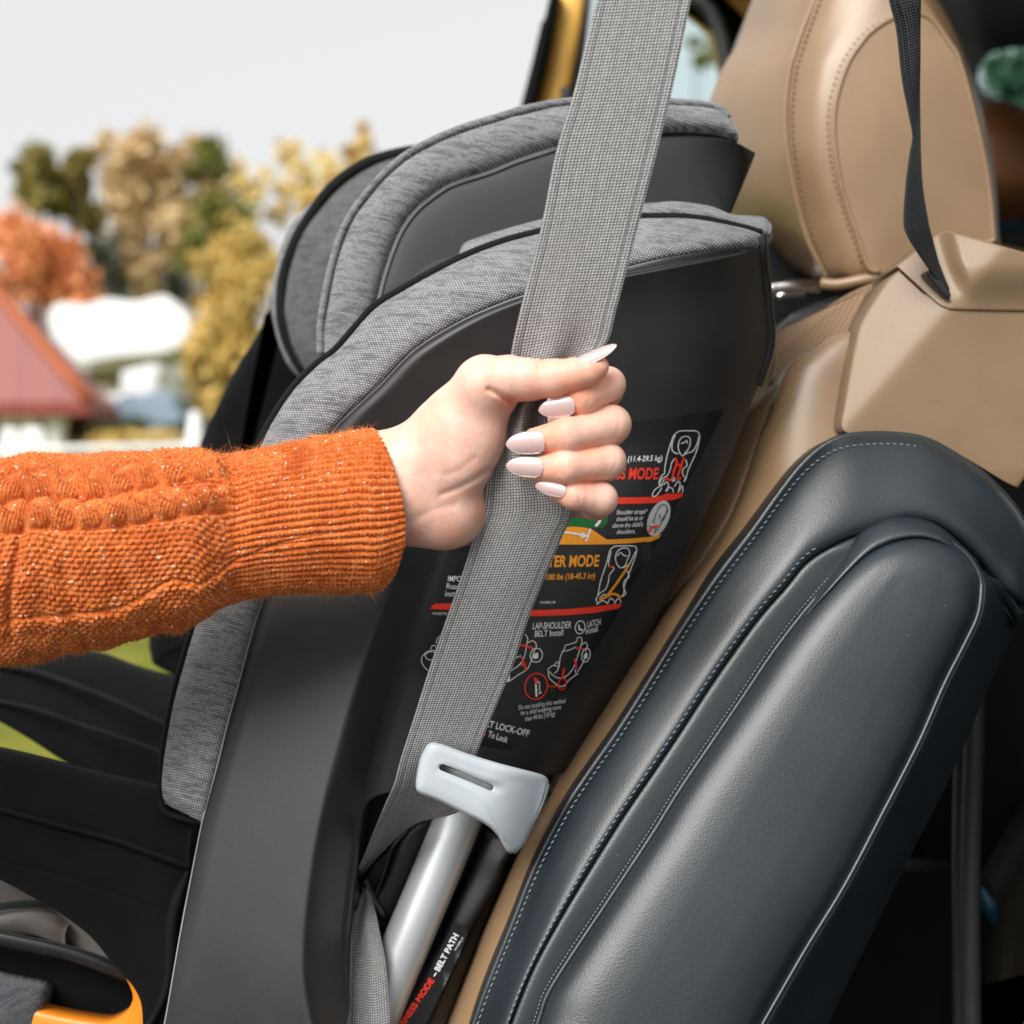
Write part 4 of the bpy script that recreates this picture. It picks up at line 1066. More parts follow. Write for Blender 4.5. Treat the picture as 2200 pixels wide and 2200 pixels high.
# belt path: recess, silver tube, black housings
slab('belt_path_recess', [(750, 1690), (900, 1670), (1240, 1640), (1200, 1800), (1000, 2300), (720, 2300)], .868, 0.03, M['black_plastic'], cs, n=60, bevel=0.003, curved=False)
ht = loft('tube_housing', [(1100, 1700, .842), (1060, 1790, .842), (1045, 1790, .84), (1010, 1870, .838), (976, 1945, .836), (928, 2060, .834), (880, 2160, .832), (830, 2260, .83)], [(1195, 1700, .838), (1145, 1790, .836), (1093, 1838, .832), (1066, 1900, .832), (1005, 2004, .832), (976, 2077, .832), (922, 2200, .832), (890, 2280, .832)], M['black_plastic'], cs, nv=90, nu=16, bulge=0.006, thick=0.03, prof=lambda u: dome(u, 3))
loft('inner_housing', [(892, 1770, .838), (862, 1800, .838), (845, 1840, .838), (822, 1895, .838), (803, 1930, .838), (815, 1975, .838)], [(985, 1745, .842), (940, 1780, .842), (910, 1850, .842), (880, 1920, .842), (840, 2000, .842), (818, 2015, .842)], M['black_plastic'], cs, nv=60, nu=12, bulge=0.006, thick=0.03, prof=lambda u: dome(u, 3))
tube('housing_rib', [(880, 1778, .835), (846, 1815, .832), (836, 1835, .832), (822, 1880, .832), (806, 1925, .833)], 0.0011, M['black_plastic'], cs, n=40)
tube('housing_rib', [(784, 1890, .836), (800, 1930, .833), (820, 1962, .832), (826, 1970, .834)], 0.0026, M['black_plastic'], cs, n=30)
slab('housing_flap', [(783, 1888), (806, 1852), (838, 1830), (806, 1925)], .836, 0.01, M['black_plastic'], cs, n=30, bevel=0.001, curved=False)
rings('shell_button', [with_d([(757, 1905), (766, 1900), (773, 1918), (771, 1945), (760, 1965), (752, 1940)], .826), with_d([(759, 1912), (765, 1910), (769, 1922), (768, 1940), (761, 1954), (756, 1936)], .82)], M['shell'], cs, n=30, center=(762, 1932, .818), back=0.01)
tube('silver_tube', [(1004, 1700, .832), (982, 1765, .830), (933, 1885, .827), (886, 1996, .824), (846, 2090, .822), (796, 2210, .82), (764, 2290, .818)], 0.0126, M['alu'], cs, n=60, seg=32)
tube('tube_edge', [(938, 1760, .832), (905, 1838, .830), (870, 1918, .828), (822, 2020, .826)], 0.0009, M['black_plastic'], cs, n=30, seg=8)

# white lock-off clip
cl = [(945, 1597), (1003, 1618), (1060, 1636), (1108, 1649), (1158, 1662), (1175, 1671), (1178, 1686), (1166, 1725), (1146, 1768), (1126, 1812), (1108, 1830), (1090, 1830), (1068, 1794), (1041, 1770), (995, 1747), (940, 1720), (901, 1704), (893, 1686), (898, 1650), (905, 1624), (920, 1598)]
def clipd(x, y):
    s = (x - 893) * 0.95 + (y - 1640) * 0.32
    return .7505 + np.clip((s - 165) / 120, 0, None) ** 2 * 0.020 + np.clip((40 - s) / 60, 0, None) ** 2 * 0.003
def shrinkc(p, k, c=(1030, 1690)):
    a = np.array(p, float); n = len(a)
    t = np.roll(a, -1, 0) - np.roll(a, 1, 0); t /= np.linalg.norm(t, axis=1)[:, None]
    nn = np.stack([-t[:, 1], t[:, 0]], -1)
    return a + nn * k
def ringd(p, f, off):
    return [(x, y, float(f(x, y)) + off) for x, y in p]
# body built as nested outlines so that the slot is a real opening
slot = [(945, 1646), (951, 1643), (960, 1645), (1000, 1661), (1040, 1678), (1056, 1686), (1060, 1691), (1058, 1697), (1052, 1698), (1040, 1693), (1000, 1676), (960, 1660), (948, 1655), (944, 1651)]
N = 150
so = crom(slot, N, True)
oo = crom(cl, N, True)
def start_at(a, ref):
    c = a.mean(0) * 0 + ref
    ang = np.arctan2(a[:, 1] - c[1], a[:, 0] - c[0])
    i = int(np.argmin(np.abs(ang)))
    return np.roll(a, -i, 0)
def start_far(a):
    return np.roll(a, -int(np.argmax(a @ np.array([0.93, 0.37]))), 0)
oo, so = start_far(oo), start_far(so)
mid = oo * .5 + so * .5
def lay(a, off): return np.column_stack([a, clipd(a[:, 0], a[:, 1]) + off])
oi = shrinkc(oo, 4.0); oi2 = shrinkc(oo, 9.0)
if abs(np.ptp(oi[:, 0])) > np.ptp(oo[:, 0]):
    oi = shrinkc(oo, -4.0); oi2 = shrinkc(oo, -9.0)
si = so + (so - so.mean(0)) * 0.06
R = PP(np.stack([lay(oo, .011), lay(oo, .003), lay(oi, .0008), lay(oi2, 0), lay(oi2 * .65 + si * .35, 0), lay(oi2 * .3 + si * .7, 0), lay(si, 0), lay(so, .0006), lay(so, .011)], 0))
mesh_obj('lock_off_clip', R.reshape(-1, 3), grid_faces(9, N, close_u=True, close_v=True), M['clip'], cs)
slab('clip_slot_plate', [(938, 1638), (1066, 1684), (1064, 1708), (936, 1664)], .7600, 0.002, M['alu'], cs, n=20, bevel=0.0005, curved=False)
loft('clip_return', [(1178, 1686, .766), (1166, 1725, .767), (1146, 1768, .769), (1126, 1812, .772), (1105, 1834, .774)], [(1182, 1690, .80), (1166, 1735, .80), (1148, 1775, .80), (1130, 1808, .80), (1110, 1832, .80)], M['clip'], cs, nv=30, nu=6, bulge=0.001, thick=0.004)

# ------------------------------------------------------------------ grey seat belt
bL = [(1404, -460, .650), (1350, -250, .657), (1298, -60, .664), (1282, 0, .666), (1252, 120, .670), (1230, 207, .673), (1193, 331, .678), (1160, 497, .685), (1118, 663, .693), (1097, 762, .699), (1096, 815, .701), (1099, 866, .703), (1084, 908, .7045), (1069, 949, .706), (1049, 1016, .709), (1037, 1100, .713), (1015, 1161, .717), (988, 1245, .723), (958, 1330, .731), (923, 1432, .741), (890, 1537, .752), (861, 1627, .763), (845, 1685, .772), (828, 1724, .780), (802, 1787, .793), (777, 1849, .808), (755, 1890, .83)]
bR = [(1606, -460, .646), (1552, -250, .653), (1500, -60, .660), (1485, 0, .662), (1460, 120, .666), (1441, 207, .669), (1411, 331, .675), (1368, 497, .683), (1325, 663, .692), (1302, 741, .698), (1245, 800, .703), (1178, 856, .708), (1176, 902, .709), (1185, 950, .711), (1205, 1020, .712), (1231, 1094, .714), (1207, 1157, .718), (1170, 1245, .725), (1136, 1330, .733), (1102, 1432, .743), (1058, 1537, .754), (1025, 1620, .764), (1010, 1690, .782), (985, 1744, .798), (890, 1771, .806), (824, 1828, .816), (770, 1890, .838)]
belt = loft('grey_seat_belt', bL, bR, M['belt'], None, nv=420, nu=28, bulge=0.0010, thick=0.0012, prof=lambda u: dome(u, 4), resample=True) if False else None
def ribbon(name, L, R, mat, n=420, nu=30, thick=0.0012, fold=None, width=0.047):
    """webbing: rows paired point by point, so a bunched part stays bunched"""
    L = np.asarray(L, float); R = np.asarray(R, float)
    c = (L + R) / 2
    s = np.concatenate([[0], np.cumsum(np.linalg.norm(np.diff(c[:, :2], axis=0), axis=1))])
    def dens(a):
        q = np.vstack([2 * a[0] - a[1], a, 2 * a[-1] - a[-2]])
        out = []
        for i in range(len(a) - 1):
            t = np.linspace(0, 1, 24, endpoint=False)[:, None]
            A, B, C_, D_ = q[i], q[i + 1], q[i + 2], q[i + 3]
            out.append(0.5 * (2 * B + (C_ - A) * t + (2 * A - 5 * B + 4 * C_ - D_) * t ** 2 + (3 * B - A - 3 * C_ + D_) * t ** 3))
        return np.vstack(out + [a[-1:]])
    DL, DR = dens(L), dens(R)
    cc = (DL + DR) / 2
    ss = np.concatenate([[0], np.cumsum(np.linalg.norm(np.diff(cc[:, :2], axis=0), axis=1))])
    u = np.linspace(0, ss[-1], n)
    DL = np.stack([np.interp(u, ss, DL[:, j]) for j in range(3)], -1)
    DR = np.stack([np.interp(u, ss, DR[:, j]) for j in range(3)], -1)
    pl, pr = PP(DL), PP(DR)
    w = np.linspace(0, 1, nu)
    F = pl[:, None] * (1 - w)[None, :, None] + pr[:, None] * w[None, :, None]
    if fold is not None:
        F[..., 1] += fold(DL, DR, w)
    B = F[:, ::-1].copy(); B[..., 1] += thick
    S = np.concatenate([F, B], 1)
    l = np.concatenate([[0], np.cumsum(np.linalg.norm(np.diff(F.mean(1), axis=0), axis=1))])
    uu = np.concatenate([w * width, w[::-1] * width])[None, :] + 0 * l[:, None]
    vv = l[:, None] + 0 * uu
    f = grid_faces(n, 2 * nu, close_u=True).tolist() + [list(range(2 * nu)), list(range((n - 1) * 2 * nu, n * 2 * nu))[::-1]]
    return mesh_obj(name, S.reshape(-1, 3), f, mat, None, np.stack([uu, vv], -1).reshape(-1, 2))
def bfold(DL, DR, w):
    y = (DL[:, 1] + DR[:, 1]) / 2
    g = np.exp(-((y - 900) / 150) ** 2)
    tw = smooth01(y, 1640, 1800)
    cup = np.exp(-((y - 1250) / 220) ** 2) * 0.004
    return (g[:, None] * 0.0055 * np.sin(w * 11.5)[None, :]) + tw[:, None] * (0.006 * np.sin(w * math.pi))[None, :] + (cup[:, None] * ((2 * w - 1) ** 2)[None, :])
belt = ribbon('grey_seat_belt', bL, bR, M['belt'], fold=bfold)
tag(belt, 'grey webbing seat belt gripped in the hand and clamped by the white clip', 'seat belt')
lap = ribbon('grey_lap_belt', [(779, 1905, .832), (777, 1923, .828), (758, 1960, .822), (751, 1985, .818), (747, 2088, .812), (741, 2200, .808), (735, 2290, .806)],
             [(790, 1905, .834), (797, 1928, .828), (808, 1970, .816), (816, 2010, .808), (829, 2080, .800), (838, 2200, .796), (840, 2290, .795)],
             M['belt'], n=140, nu=16, fold=lambda DL, DR, w: np.tile((0.003 * np.sin(w * 7))[None, :], (140, 1)), width=0.03)
tag(lap, 'short crumpled end of grey lap belt beside the silver tube', 'seat belt')

# ------------------------------------------------------------------ labels on the shell
def sheet(name, outline, mat, parent, dfun, lift, n=0, res=26):
    """thin vinyl sheet that follows the shell, cut to an outline"""
    o = np.asarray(outline, float)[:, :2]
    if n: o = crom(o, n, True)
    import bmesh
    bm = bmesh.new()
    vs0 = [bm.verts.new((x, y, 0)) for x, y in o]
    bm.faces.new(vs0)
    bmesh.ops.triangulate(bm, faces=bm.faces[:])
    lo, hi = o.min(0), o.max(0)
    for ax in (0, 1):
        for v in np.arange(lo[ax] + res, hi[ax], res):
            no = [0, 0, 0]; no[ax] = 1; co = [0, 0, 0]; co[ax] = v
            bmesh.ops.bisect_plane(bm, geom=bm.verts[:] + bm.edges[:] + bm.faces[:], plane_co=co, plane_no=no)
    bm.verts.index_update()
    q = np.array([v.co[:2] for v in bm.verts])
    F = [[v.index for v in f.verts] for f in bm.faces]
    bm.free()
    V = PP(np.column_stack([q, dfun(q[:, 0], q[:, 1]) - lift]))
    # two-sided: make sure the sheet faces the door opening
    out = []
    for f in F:
        a, b, c = V[f[0]], V[f[1]], V[f[2]]
        out.append(f if np.cross(b - a, c - a)[1] < 0 else f[::-1])
    return mesh_obj(name, V, out, mat, parent, smooth=True)

DSH = lambda x, y: dshell(x, y) - 0.0022
up_l = sheet('warning_label', [(1080, 930), (1358, 907), (1470, 893), (1557, 878), (1545, 905), (1460, 1075), (1400, 1190), (1340, 1290), (1250, 1306), (1100, 1310), (960, 1300), (937, 1292), (934, 1280), (965, 1180), (1000, 1090)], M['sticker'], cs, DSH, 0.0004)
up_l['label'] = 'black warning sticker with red and orange mode headings'
lo_l = sheet('install_label', [(927, 1318), (960, 1316), (1144, 1322), (1250, 1316), (1334, 1302), (1310, 1350), (1250, 1440), (1200, 1510), (1122, 1591), (1108, 1613), (1032, 1602), (980, 1560), (930, 1470), (916, 1450), (890, 1440), (883, 1424)], M['sticker'], cs, DSH, 0.0004)
lo_l['label'] = 'black installation sticker with small seat diagrams'

FONTS = {}
def glyphs(s, bold):
    cu = bpy.data.curves.new('t', 'FONT'); cu.body = s; cu.size = 1.0; cu.offset = bold; cu.resolution_u = 3
    o = bpy.data.objects.new('t', cu); COL.objects.link(o)
    dg = bpy.context.evaluated_depsgraph_get()
    ev = o.evaluated_get(dg); me = ev.to_mesh()
    v = np.array([tuple(p.co) for p in me.vertices]); f = [list(p.vertices) for p in me.polygons]
    ev.to_mesh_clear(); bpy.data.objects.remove(o, do_unlink=True); bpy.data.curves.remove(cu)
    return v, f
CAP = None
def text(name, s, p0, p1, cap, mat, parent, bold=0.01, shear=0.12, fit=None, dfun=DSH, lift=0.0008, up=None):
    """lettering from baseline point p0 to p1 (or, with fit, so that its last letters span p0..p1)"""
    v, f = glyphs(s, bold)
    H, _ = glyphs('H', bold)
    hc = H[:, 1].max() - H[:, 1].min(); y0 = H[:, 1].min()
    x0, x1 = v[:, 0].min(), v[:, 0].max()
    if fit:
        w, _ = glyphs(fit, bold); x0 = x1 - (w[:, 0].max() - w[:, 0].min())
    p0, p1 = np.array(p0, float), np.array(p1, float)
    ex = (p1 - p0); 
    t = (v[:, 0] - x0) / (x1 - x0); h = (v[:, 1] - y0) / hc
    un = np.array([ex[1], -ex[0]]) / np.linalg.norm(ex) if up is None else np.array(up, float)
    upv = un * cap + ex / np.linalg.norm(ex) * cap * shear
    q = p0 + t[:, None] * ex + h[:, None] * upv
    V = PP(np.column_stack([q, dfun(q[:, 0], q[:, 1]) - lift]))
    F = []
    for ff in f:
        a, b, c = V[ff[0]], V[ff[1]], V[ff[2]]
        F.append(ff if np.cross(b - a, c - a)[1] < 0 else ff[::-1])
    return mesh_obj(name, V, F, mat, parent, smooth=False)

def lines(name, paths, width, mat, parent, off, sc, lift=0.0008, dfun=DSH, closed=()):
    ch = []
    for i, p in enumerate(paths):
        q = [(off[0] + x * sc, off[1] + y * sc) for x, y in p]
        ch.append(strip_data(q, width, max(12, 7 * len(q)), dfun, lift, None, i in closed))
    V, F = join_data(ch)
    out = []
    for f in F:
        a, b, c = V[f[0]], V[f[1]], V[f[2]]
        out.append(f if np.cross(b - a, c - a)[1] < 0 else f[::-1])
    return mesh_obj(name, V, out, mat, parent, smooth=False)

def area(name, pts, mat, parent, off, sc, lift=0.0008, n=0):
    return sheet(name, [(off[0] + x * sc, off[1] + y * sc) for x, y in pts], mat, parent, DSH, lift, n=n, res=30)

Co, Cs = (1250, 880), 0.2070
# --- upper label
text('lettering', '25-65 lbs (11.4-29.5 kg)', (1348, 992), (1422, 990), 12, M['ink_white'], up_l, 0.012, 0.2, fit='(11.4-29.5 kg)')
text('lettering', 'HARNESS MODE', (1350, 1030), (1413, 1030), 25, M['ink_red'], up_l, 0.028, 0.12, fit='MODE')
area('red_stripe', [(-240, 930), (0, 925), (370, 912), (560, 910), (740, 905), (810, 895), (880, 872), (930, 874), (1000, 870), (1050, 855), (1045, 888), (1030, 910), (980, 928), (930, 940), (880, 942), (790, 968), (600, 976), (370, 980), (0, 990), (-240, 995)], M['ink_red'], up_l, Co, Cs)
fig = [[(860, 660), (862, 600), (885, 480), (920, 360), (955, 270), (1000, 230), (1050, 220), (1150, 220), (1200, 228), (1222, 270), (1215, 340), (1180, 460), (1130, 570), (1095, 650)],
       [(970, 262), (940, 340), (935, 400), (950, 440), (1000, 460)], [(1215, 280), (1190, 370), (1150, 430), (1100, 450), (1060, 465)],
       [(1010, 440), (1000, 380), (1020, 310), (1060, 280), (1110, 285), (1128, 330), (1110, 400), (1080, 440), (1045, 480), (1010, 440)],
       [(1030, 352), (1065, 340), (1085, 320), (1098, 350)],
       [(960, 510), (930, 560), (920, 610), (890, 680), (830, 720), (800, 780), (830, 770), (860, 720)], [(1080, 520), (1090, 580), (1050, 620), (1050, 680), (1080, 710), (1060, 750)],
       [(860, 660), (820, 700), (800, 760)], [(1095, 650), (1085, 700), (1060, 740)],
       [(840, 780), (760, 830), (730, 890), (760, 900), (800, 860), (830, 810)], [(850, 780), (880, 750), (900, 790), (870, 850)], [(880, 850), (900, 810), (940, 820), (950, 860)], [(960, 800), (1000, 745), (1020, 770), (1000, 860)], [(1010, 840), (1040, 790), (1050, 820), (1045, 855)],
       [(935, 720), (950, 700), (965, 725), (950, 745), (935, 720)]]
lines('seated_child_drawing', fig, 2.0, M['ink_white'], up_l, Co, Cs)
lines('harness_drawing', [[(975, 500), (985, 570), (960, 620), (940, 710)], [(1062, 495), (1035, 570), (1020, 620), (990, 700)], [(870, 715), (930, 735)], [(980, 725), (1030, 710)], [(965, 575), (1045, 575)]], 5.0, M['ink_red'], up_l, Co, Cs, lift=0.001)
for s, a, b in (('Shoulder straps*', (358, 1090), (675, 1078)), ('should be at or', (358, 1158), (635, 1144)), ("above the child's", (318, 1226), (632, 1212)), ('shoulders.', (362, 1292), (552, 1284))):
    text('lettering', s, (Co[0] + a[0] * Cs, Co[1] + a[1] * Cs), (Co[0] + b[0] * Cs, Co[1] + b[1] * Cs), 9.6, M['ink_white'], up_l, 0.004, 0.22)
th = np.linspace(0, 2 * math.pi, 28, endpoint=False)
ax, bx = np.array([0.40, -0.917]), np.array([0.917, 0.40])
el = [tuple(np.array([797, 1128]) + ax * 195 * math.cos(t) + bx * 104 * math.sin(t)) for t in th]
area('oval_inset', el, M['ink_grey'], up_l, Co, Cs, 0.0009)
lines('inset_drawing', [[(785, 1030), (830, 990), (880, 1000), (880, 1060), (850, 1120), (810, 1165)], [(800, 1030), (770, 1080), (760, 1120), (740, 1160), (760, 1172)], [(800, 1085), (815, 1100), (800, 1130)], [(675, 1205), (740, 1220), (800, 1250)], [(900, 1030), (850, 1140), (800, 1220)], [(760, 1290), (770, 1240)]], 1.6, M['ink_black'], up_l, Co, Cs, 0.0012)
lines('inset_strap', [[(690, 1280), (720, 1235), (760, 1212), (810, 1215)]], 4.5, M['ink_red'], up_l, Co, Cs, 0.0013)
c5, s5 = (800, 680), 0.3364
area('green_band', [(1100, 1310), (1260, 1325), (1380, 1290), (1480, 1255), (1505, 1275), (1500, 1320), (1470, 1350), (1420, 1352), (1330, 1345), (1200, 1345), (1100, 1340)], M['ink_green'], up_l, c5, s5, 0.0008)
lines('green_band_mark', [[(1425, 1340), (1450, 1310), (1460, 1275)]], 6, M['ink_white'], up_l, c5, s5, 0.0011)
area('orange_band', [(1100, 1345), (1230, 1338), (1330, 1345), (1395, 1355), (1370, 1425), (1500, 1425), (1650, 1418), (1770, 1408), (1790, 1402), (1845, 1388), (1830, 1415), (1770, 1440), (1740, 1438), (1650, 1448), (1500, 1455), (1370, 1456), (1200, 1456), (1080, 1456)], M['ink_orange'], up_l, c5, s5, 0.0008)
lines('band_arrow', [[(1150, 1378), (1240, 1380), (1300, 1388), (1345, 1398)], [(1394, 1356), (1380, 1395), (1366, 1438)]], 4.2, M['ink_white'], up_l, c5, s5, 0.0011)
area('arrow_head', [(1335, 1375), (1380, 1402), (1335, 1418)], M['ink_white'], up_l, c5, s5, 0.0011)
text('lettering', 'BOOSTER MODE', (1222, 1218), (1286, 1217), 25, M['ink_orange'], up_l, 0.028, 0.12, fit='MODE')
text('lettering', '40-100 lbs (18-45.3 kg)', (1214, 1245), (1278, 1243), 13, M['ink_orange'], up_l, 0.02, 0.15, fit='(18-45.3 kg)')
text('lettering', 'WL0281E_04', (1160, 1297), (1193, 1296), 5, M['ink_white'], up_l, 0.01, 0)
text('lettering', 'IMPORTANT:', (962, 1249), (988, 1250), 12, M['ink_white'], up_l, 0.006, 0.0, up=(0.05, -1)) if False else None
text('lettering', 'IMPORTANT:', (962, 1249), (1034, 1251), 12, M['ink_white'], up_l, 0.004, 0.06)
text('lettering', 'Read all the', (959, 1265), (1024, 1267), 12, M['ink_white'], up_l, 0.0, 0.06)
text('lettering', 'instructions', (956, 1281), (1026, 1283), 12, M['ink_white'], up_l, 0.0, 0.06)
fig2 = [[(1425, 1810), (1440, 1780), (1455, 1700), (1480, 1620), (1500, 1560), (1515, 1500), (1540, 1472), (1580, 1465), (1660, 1465), (1685, 1475), (1685, 1510), (1670, 1560), (1640, 1640), (1610, 1720), (1605, 1770), (1580, 1800)],
        [(1525, 1500), (1510, 1560), (1512, 1595), (1545, 1605)], [(1682, 1500), (1660, 1545), (1640, 1580), (1600, 1605)],
        [(1560, 1580), (1552, 1540), (1565, 1500), (1600, 1478), (1635, 1485), (1642, 1520), (1625, 1560), (1615, 1590), (1585, 1605), (1560, 1580)], [(1562, 1530), (1585, 1508), (1605, 1525), (1630, 1528)],
        [(1545, 1610), (1515, 1650), (1508, 1690), (1490, 1740), (1450, 1770), (1430, 1810), (1445, 1835)], [(1622, 1615), (1640, 1660), (1610, 1690), (1605, 1730), (1618, 1770), (1590, 1790)], [(1450, 1800), (1480, 1775), (1510, 1790)],
        [(1430, 1840), (1470, 1815), (1500, 1830)], [(1500, 1838), (1520, 1800), (1545, 1815)], [(1545, 1835), (1570, 1800), (1590, 1825)]]
lines('booster_child_drawing', fig2, 2.0, M['ink_white'], up_l, c5, s5)
lines('booster_belt_drawing', [[(1640, 1585), (1590, 1660), (1540, 1730), (1490, 1795)], [(1450, 1815), (1500, 1785), (1545, 1772), (1590, 1795)]], 5.2, M['ink_orange'], up_l, c5, s5, lift=0.001)
lines('belt_guide_mark', [[(1508, 1598), (1540, 1598)]], 4, M['ink_red'], up_l, c5, s5, lift=0.001)
# --- lower label
c6, s6 = (800, 1200), 0.3623
area('red_stripe', [(345, 300), (352, 282), (372, 268), (460, 266), (700, 300), (950, 306), (1150, 300), (1320, 285), (1475, 266), (1475, 280), (1462, 295), (1320, 322), (1150, 336), (950, 342), (700, 335), (460, 304)], M['ink_red'], lo_l, c6, s6, 0.0008)
text('lettering', 'WL0279E_03', (929, 1321), (972, 1321), 5.5, M['ink_white'], lo_l, 0.0, 0)
def t6(s, a, b, cap, mat=M['ink_white'], **k):
    return text('lettering', s, (c6[0] + a[0] * s6, c6[1] + a[1] * s6), (c6[0] + b[0] * s6, c6[1] + b[1] * s6), cap, mat, lo_l, **k)
t6('LAP-SHOULDER', (950, 420), (1178, 412), 14, bold=0.006, shear=0.15)
t6('BELT Install', (962, 465), (1130, 456), 13, bold=0.006, shear=0.15)
t6('LATCH', (1276, 410), (1354, 392), 13, bold=0.006, shear=0.2)
t6('Install', (1266, 448), (1336, 432), 12, bold=0.005, shear=0.2)
t6('Do not install by this method', (868, 897), (1143, 856), 9.5, bold=0.002, shear=0.2)
t6('for a child weighing more', (880, 930), (1118, 892), 9.5, bold=0.002, shear=0.2)
t6('than 40 lbs (18 kg)', (905, 964), (1082, 932), 9.5, bold=0.002, shear=0.2)
t6('BELT LOCK-OFF', (730, 1010), (925, 1058), 14.5, bold=0.016, shear=0.0, fit='LOCK-OFF')
t6('To Lock', (682, 1056), (798, 1094), 13.5, bold=0.014, shear=0.0)
area('red_dot', [(655, 1040), (665, 1034), (672, 1043), (664, 1052), (655, 1048)], M['ink_red'], lo_l, c6, s6, 0.001)
k11 = (880, 1180); q11 = 0.2588
def ell(cx, cy, rx, ry, tilt=0, n=20):
    t = math.radians(tilt)
    return [(cx + rx * math.cos(a) * math.cos(t) - ry * math.sin(a) * math.sin(t), cy + rx * math.cos(a) * math.sin(t) + ry * math.sin(a) * math.cos(t)) for a in np.linspace(0, 2 * math.pi, n, endpoint=False)]
seatd = [[(1150, 1010), (1165, 1075), (1260, 1140), (1330, 1080), (1400, 1030)], [(1145, 1000), (1190, 965), (1240, 975)], [(1150, 1010), (1220, 1065), (1290, 1060), (1350, 1000), (1385, 920), (1425, 790)],
         [(1240, 980), (1250, 900), (1270, 850), (1290, 820), (1290, 800), (1340, 785), (1380, 770), (1395, 735), (1425, 735), (1430, 770), (1425, 800)], [(1270, 850), (1330, 835), (1380, 810)], [(1200, 960), (1225, 935), (1240, 960), (1225, 1010), (1200, 1030)],
         [(1430, 790), (1460, 775), (1475, 800), (1460, 850)], [(1395, 1020), (1440, 940), (1460, 880)], [(1375, 1000), (1380, 1030)]]
lines('seat_diagram', seatd, 1.7, M['ink_white'], lo_l, k11, q11)
lines('seat_diagram_straps', [[(1375, 820), (1410, 825), (1445, 830)], [(1368, 910), (1380, 960), (1385, 995)], [(1282, 985), (1272, 1040), (1268, 1075)]], 4.2, M['ink_red'], lo_l, k11, q11, 0.001)
lines('seat_diagram_rings', [ell(1050, 1138, 92, 108, 15), ell(1267, 1118, 32, 48, 10), [(1140, 1135), (1190, 1140), (1236, 1132)]], 2.6, M['ink_red'], lo_l, k11, q11, 0.001, closed=(0, 1))
area('anchor_clip', [(1030, 1060), (1060, 1075), (1075, 1110), (1040, 1120)], M['ink_red'], lo_l, k11, q11, 0.001)
area('anchor_clip', [(1040, 1122), (1055, 1118), (1062, 1222), (1045, 1225)], M['ink_white'], lo_l, k11, q11, 0.001)
lines('anchor_outline', [[(1060, 1100), (1078, 1110), (1080, 1180), (1095, 1190), (1070, 1200)]], 1.8, M['ink_white'], lo_l, k11, q11, 0.001)
lines('round_icons', [ell(1052, 880, 50, 58, 15), ell(1464, 880, 34, 58, 12), ell(1416, 648, 40, 54, 12)], 1.8, M['ink_white'], lo_l, k11, q11, 0.001, closed=(0, 1, 2))
area('icon_mark', [(1025, 885), (1045, 860), (1068, 860), (1068, 905), (1030, 910)], M['ink_white'], lo_l, k11, q11, 0.001)
area('icon_mark', [(1445, 885), (1460, 860), (1478, 860), (1475, 905), (1448, 910)], M['ink_white'], lo_l, k11, q11, 0.001)
area('icon_mark', [(1398, 630), (1408, 625), (1418, 660), (1440, 665), (1435, 678), (1405, 672)], M['ink_white'], lo_l, k11, q11, 0.001)
seatp = [[(960, 705), (980, 740), (975, 780), (950, 900), (910, 960), (840, 1010)], [(985, 775), (1020, 760), (1050, 785), (1050, 820)], [(1040, 830), (1000, 950), (970, 1000), (900, 1045), (830, 1095)], [(830, 1010), (830, 1100)], [(870, 905), (925, 885)]]
lines('seat_diagram', seatp, 1.7, M['ink_white'], lo_l, k11, q11)
area('seat_diagram_base', [(800, 1020), (832, 1015), (832, 1095), (790, 1110)], M['ink_white'], lo_l, k11, q11, 0.0009)
lines('seat_diagram_straps', [[(920, 795), (970, 805), (1025, 822)], [(930, 895), (950, 950), (968, 1005)], [(925, 955), (945, 965)]], 4.4, M['ink_red'], lo_l, k11, q11, 0.001)
lines('seat_diagram', [[(100, 900), (105, 950), (150, 1005), (200, 1020)], [(100, 895), (140, 855), (180, 840), (240, 845)], [(130, 870), (135, 900), (170, 920), (210, 900)], [(175, 830), (185, 805), (215, 800), (225, 830)], [(220, 780), (230, 740), (255, 720), (300, 710)], [(120, 880), (170, 850), (220, 860)]], 1.7, M['ink_white'], lo_l, k11, q11)

# --- belt path label on the tube housing
def dh(x, y):
    return np.full(np.shape(x), 0.8218)
bp_l = sheet('belt_path_label', [(978, 1978), (1002, 1996), (1006, 2005), (985, 2056), (960, 2108), (915, 2200), (890, 2250), (845, 2250), (868, 2195), (905, 2125), (935, 2060), (955, 2020)], M['sticker'], cs, dh, 0.0)
bp_l['label'] = 'narrow black sticker with red and white belt path lettering'
text('lettering', 'HARNESS MODE', (868, 2205), (934, 2107), 13, M['ink_red'], bp_l, 0.03, 0.0, fit='RNESS MODE', dfun=dh, lift=0.0004)
text('lettering', '-', (936, 2100), (941, 2092), 13, M['ink_white'], bp_l, 0.03, 0.0, dfun=dh, lift=0.0004)
text('lettering', 'BELT PATH', (944, 2088), (986, 2010), 13, M['ink_white'], bp_l, 0.03, 0.0, dfun=dh, lift=0.0004)
text('lettering', 'WL0280E_03', (979, 2043), (996, 2015), 4, M['ink_white'], bp_l, 0.0, 0.0, dfun=dh, lift=0.0004)
# --- letters on the door opening trim
dj = lambda x, y: np.full(np.shape(x), 1.047)
text('door_lettering', 'PULL', (2164, 2202), (2262, 2202), 28, M['ink_grey'], car, 0.01, 0.0, dfun=dj, lift=0.0)

# ------------------------------------------------------------------ person: hand and forearm (one surface) with nails and sleeve
who = thing('person', P(200, 1500, 0.76), 'person in orange knit sweater reaching in to grip the grey belt', 'person')
MM = K * 0.70 * 1000                          # millimetres per grid unit at the hand

def hp_(x, y, d):
    return P(x, y, d) * 1000

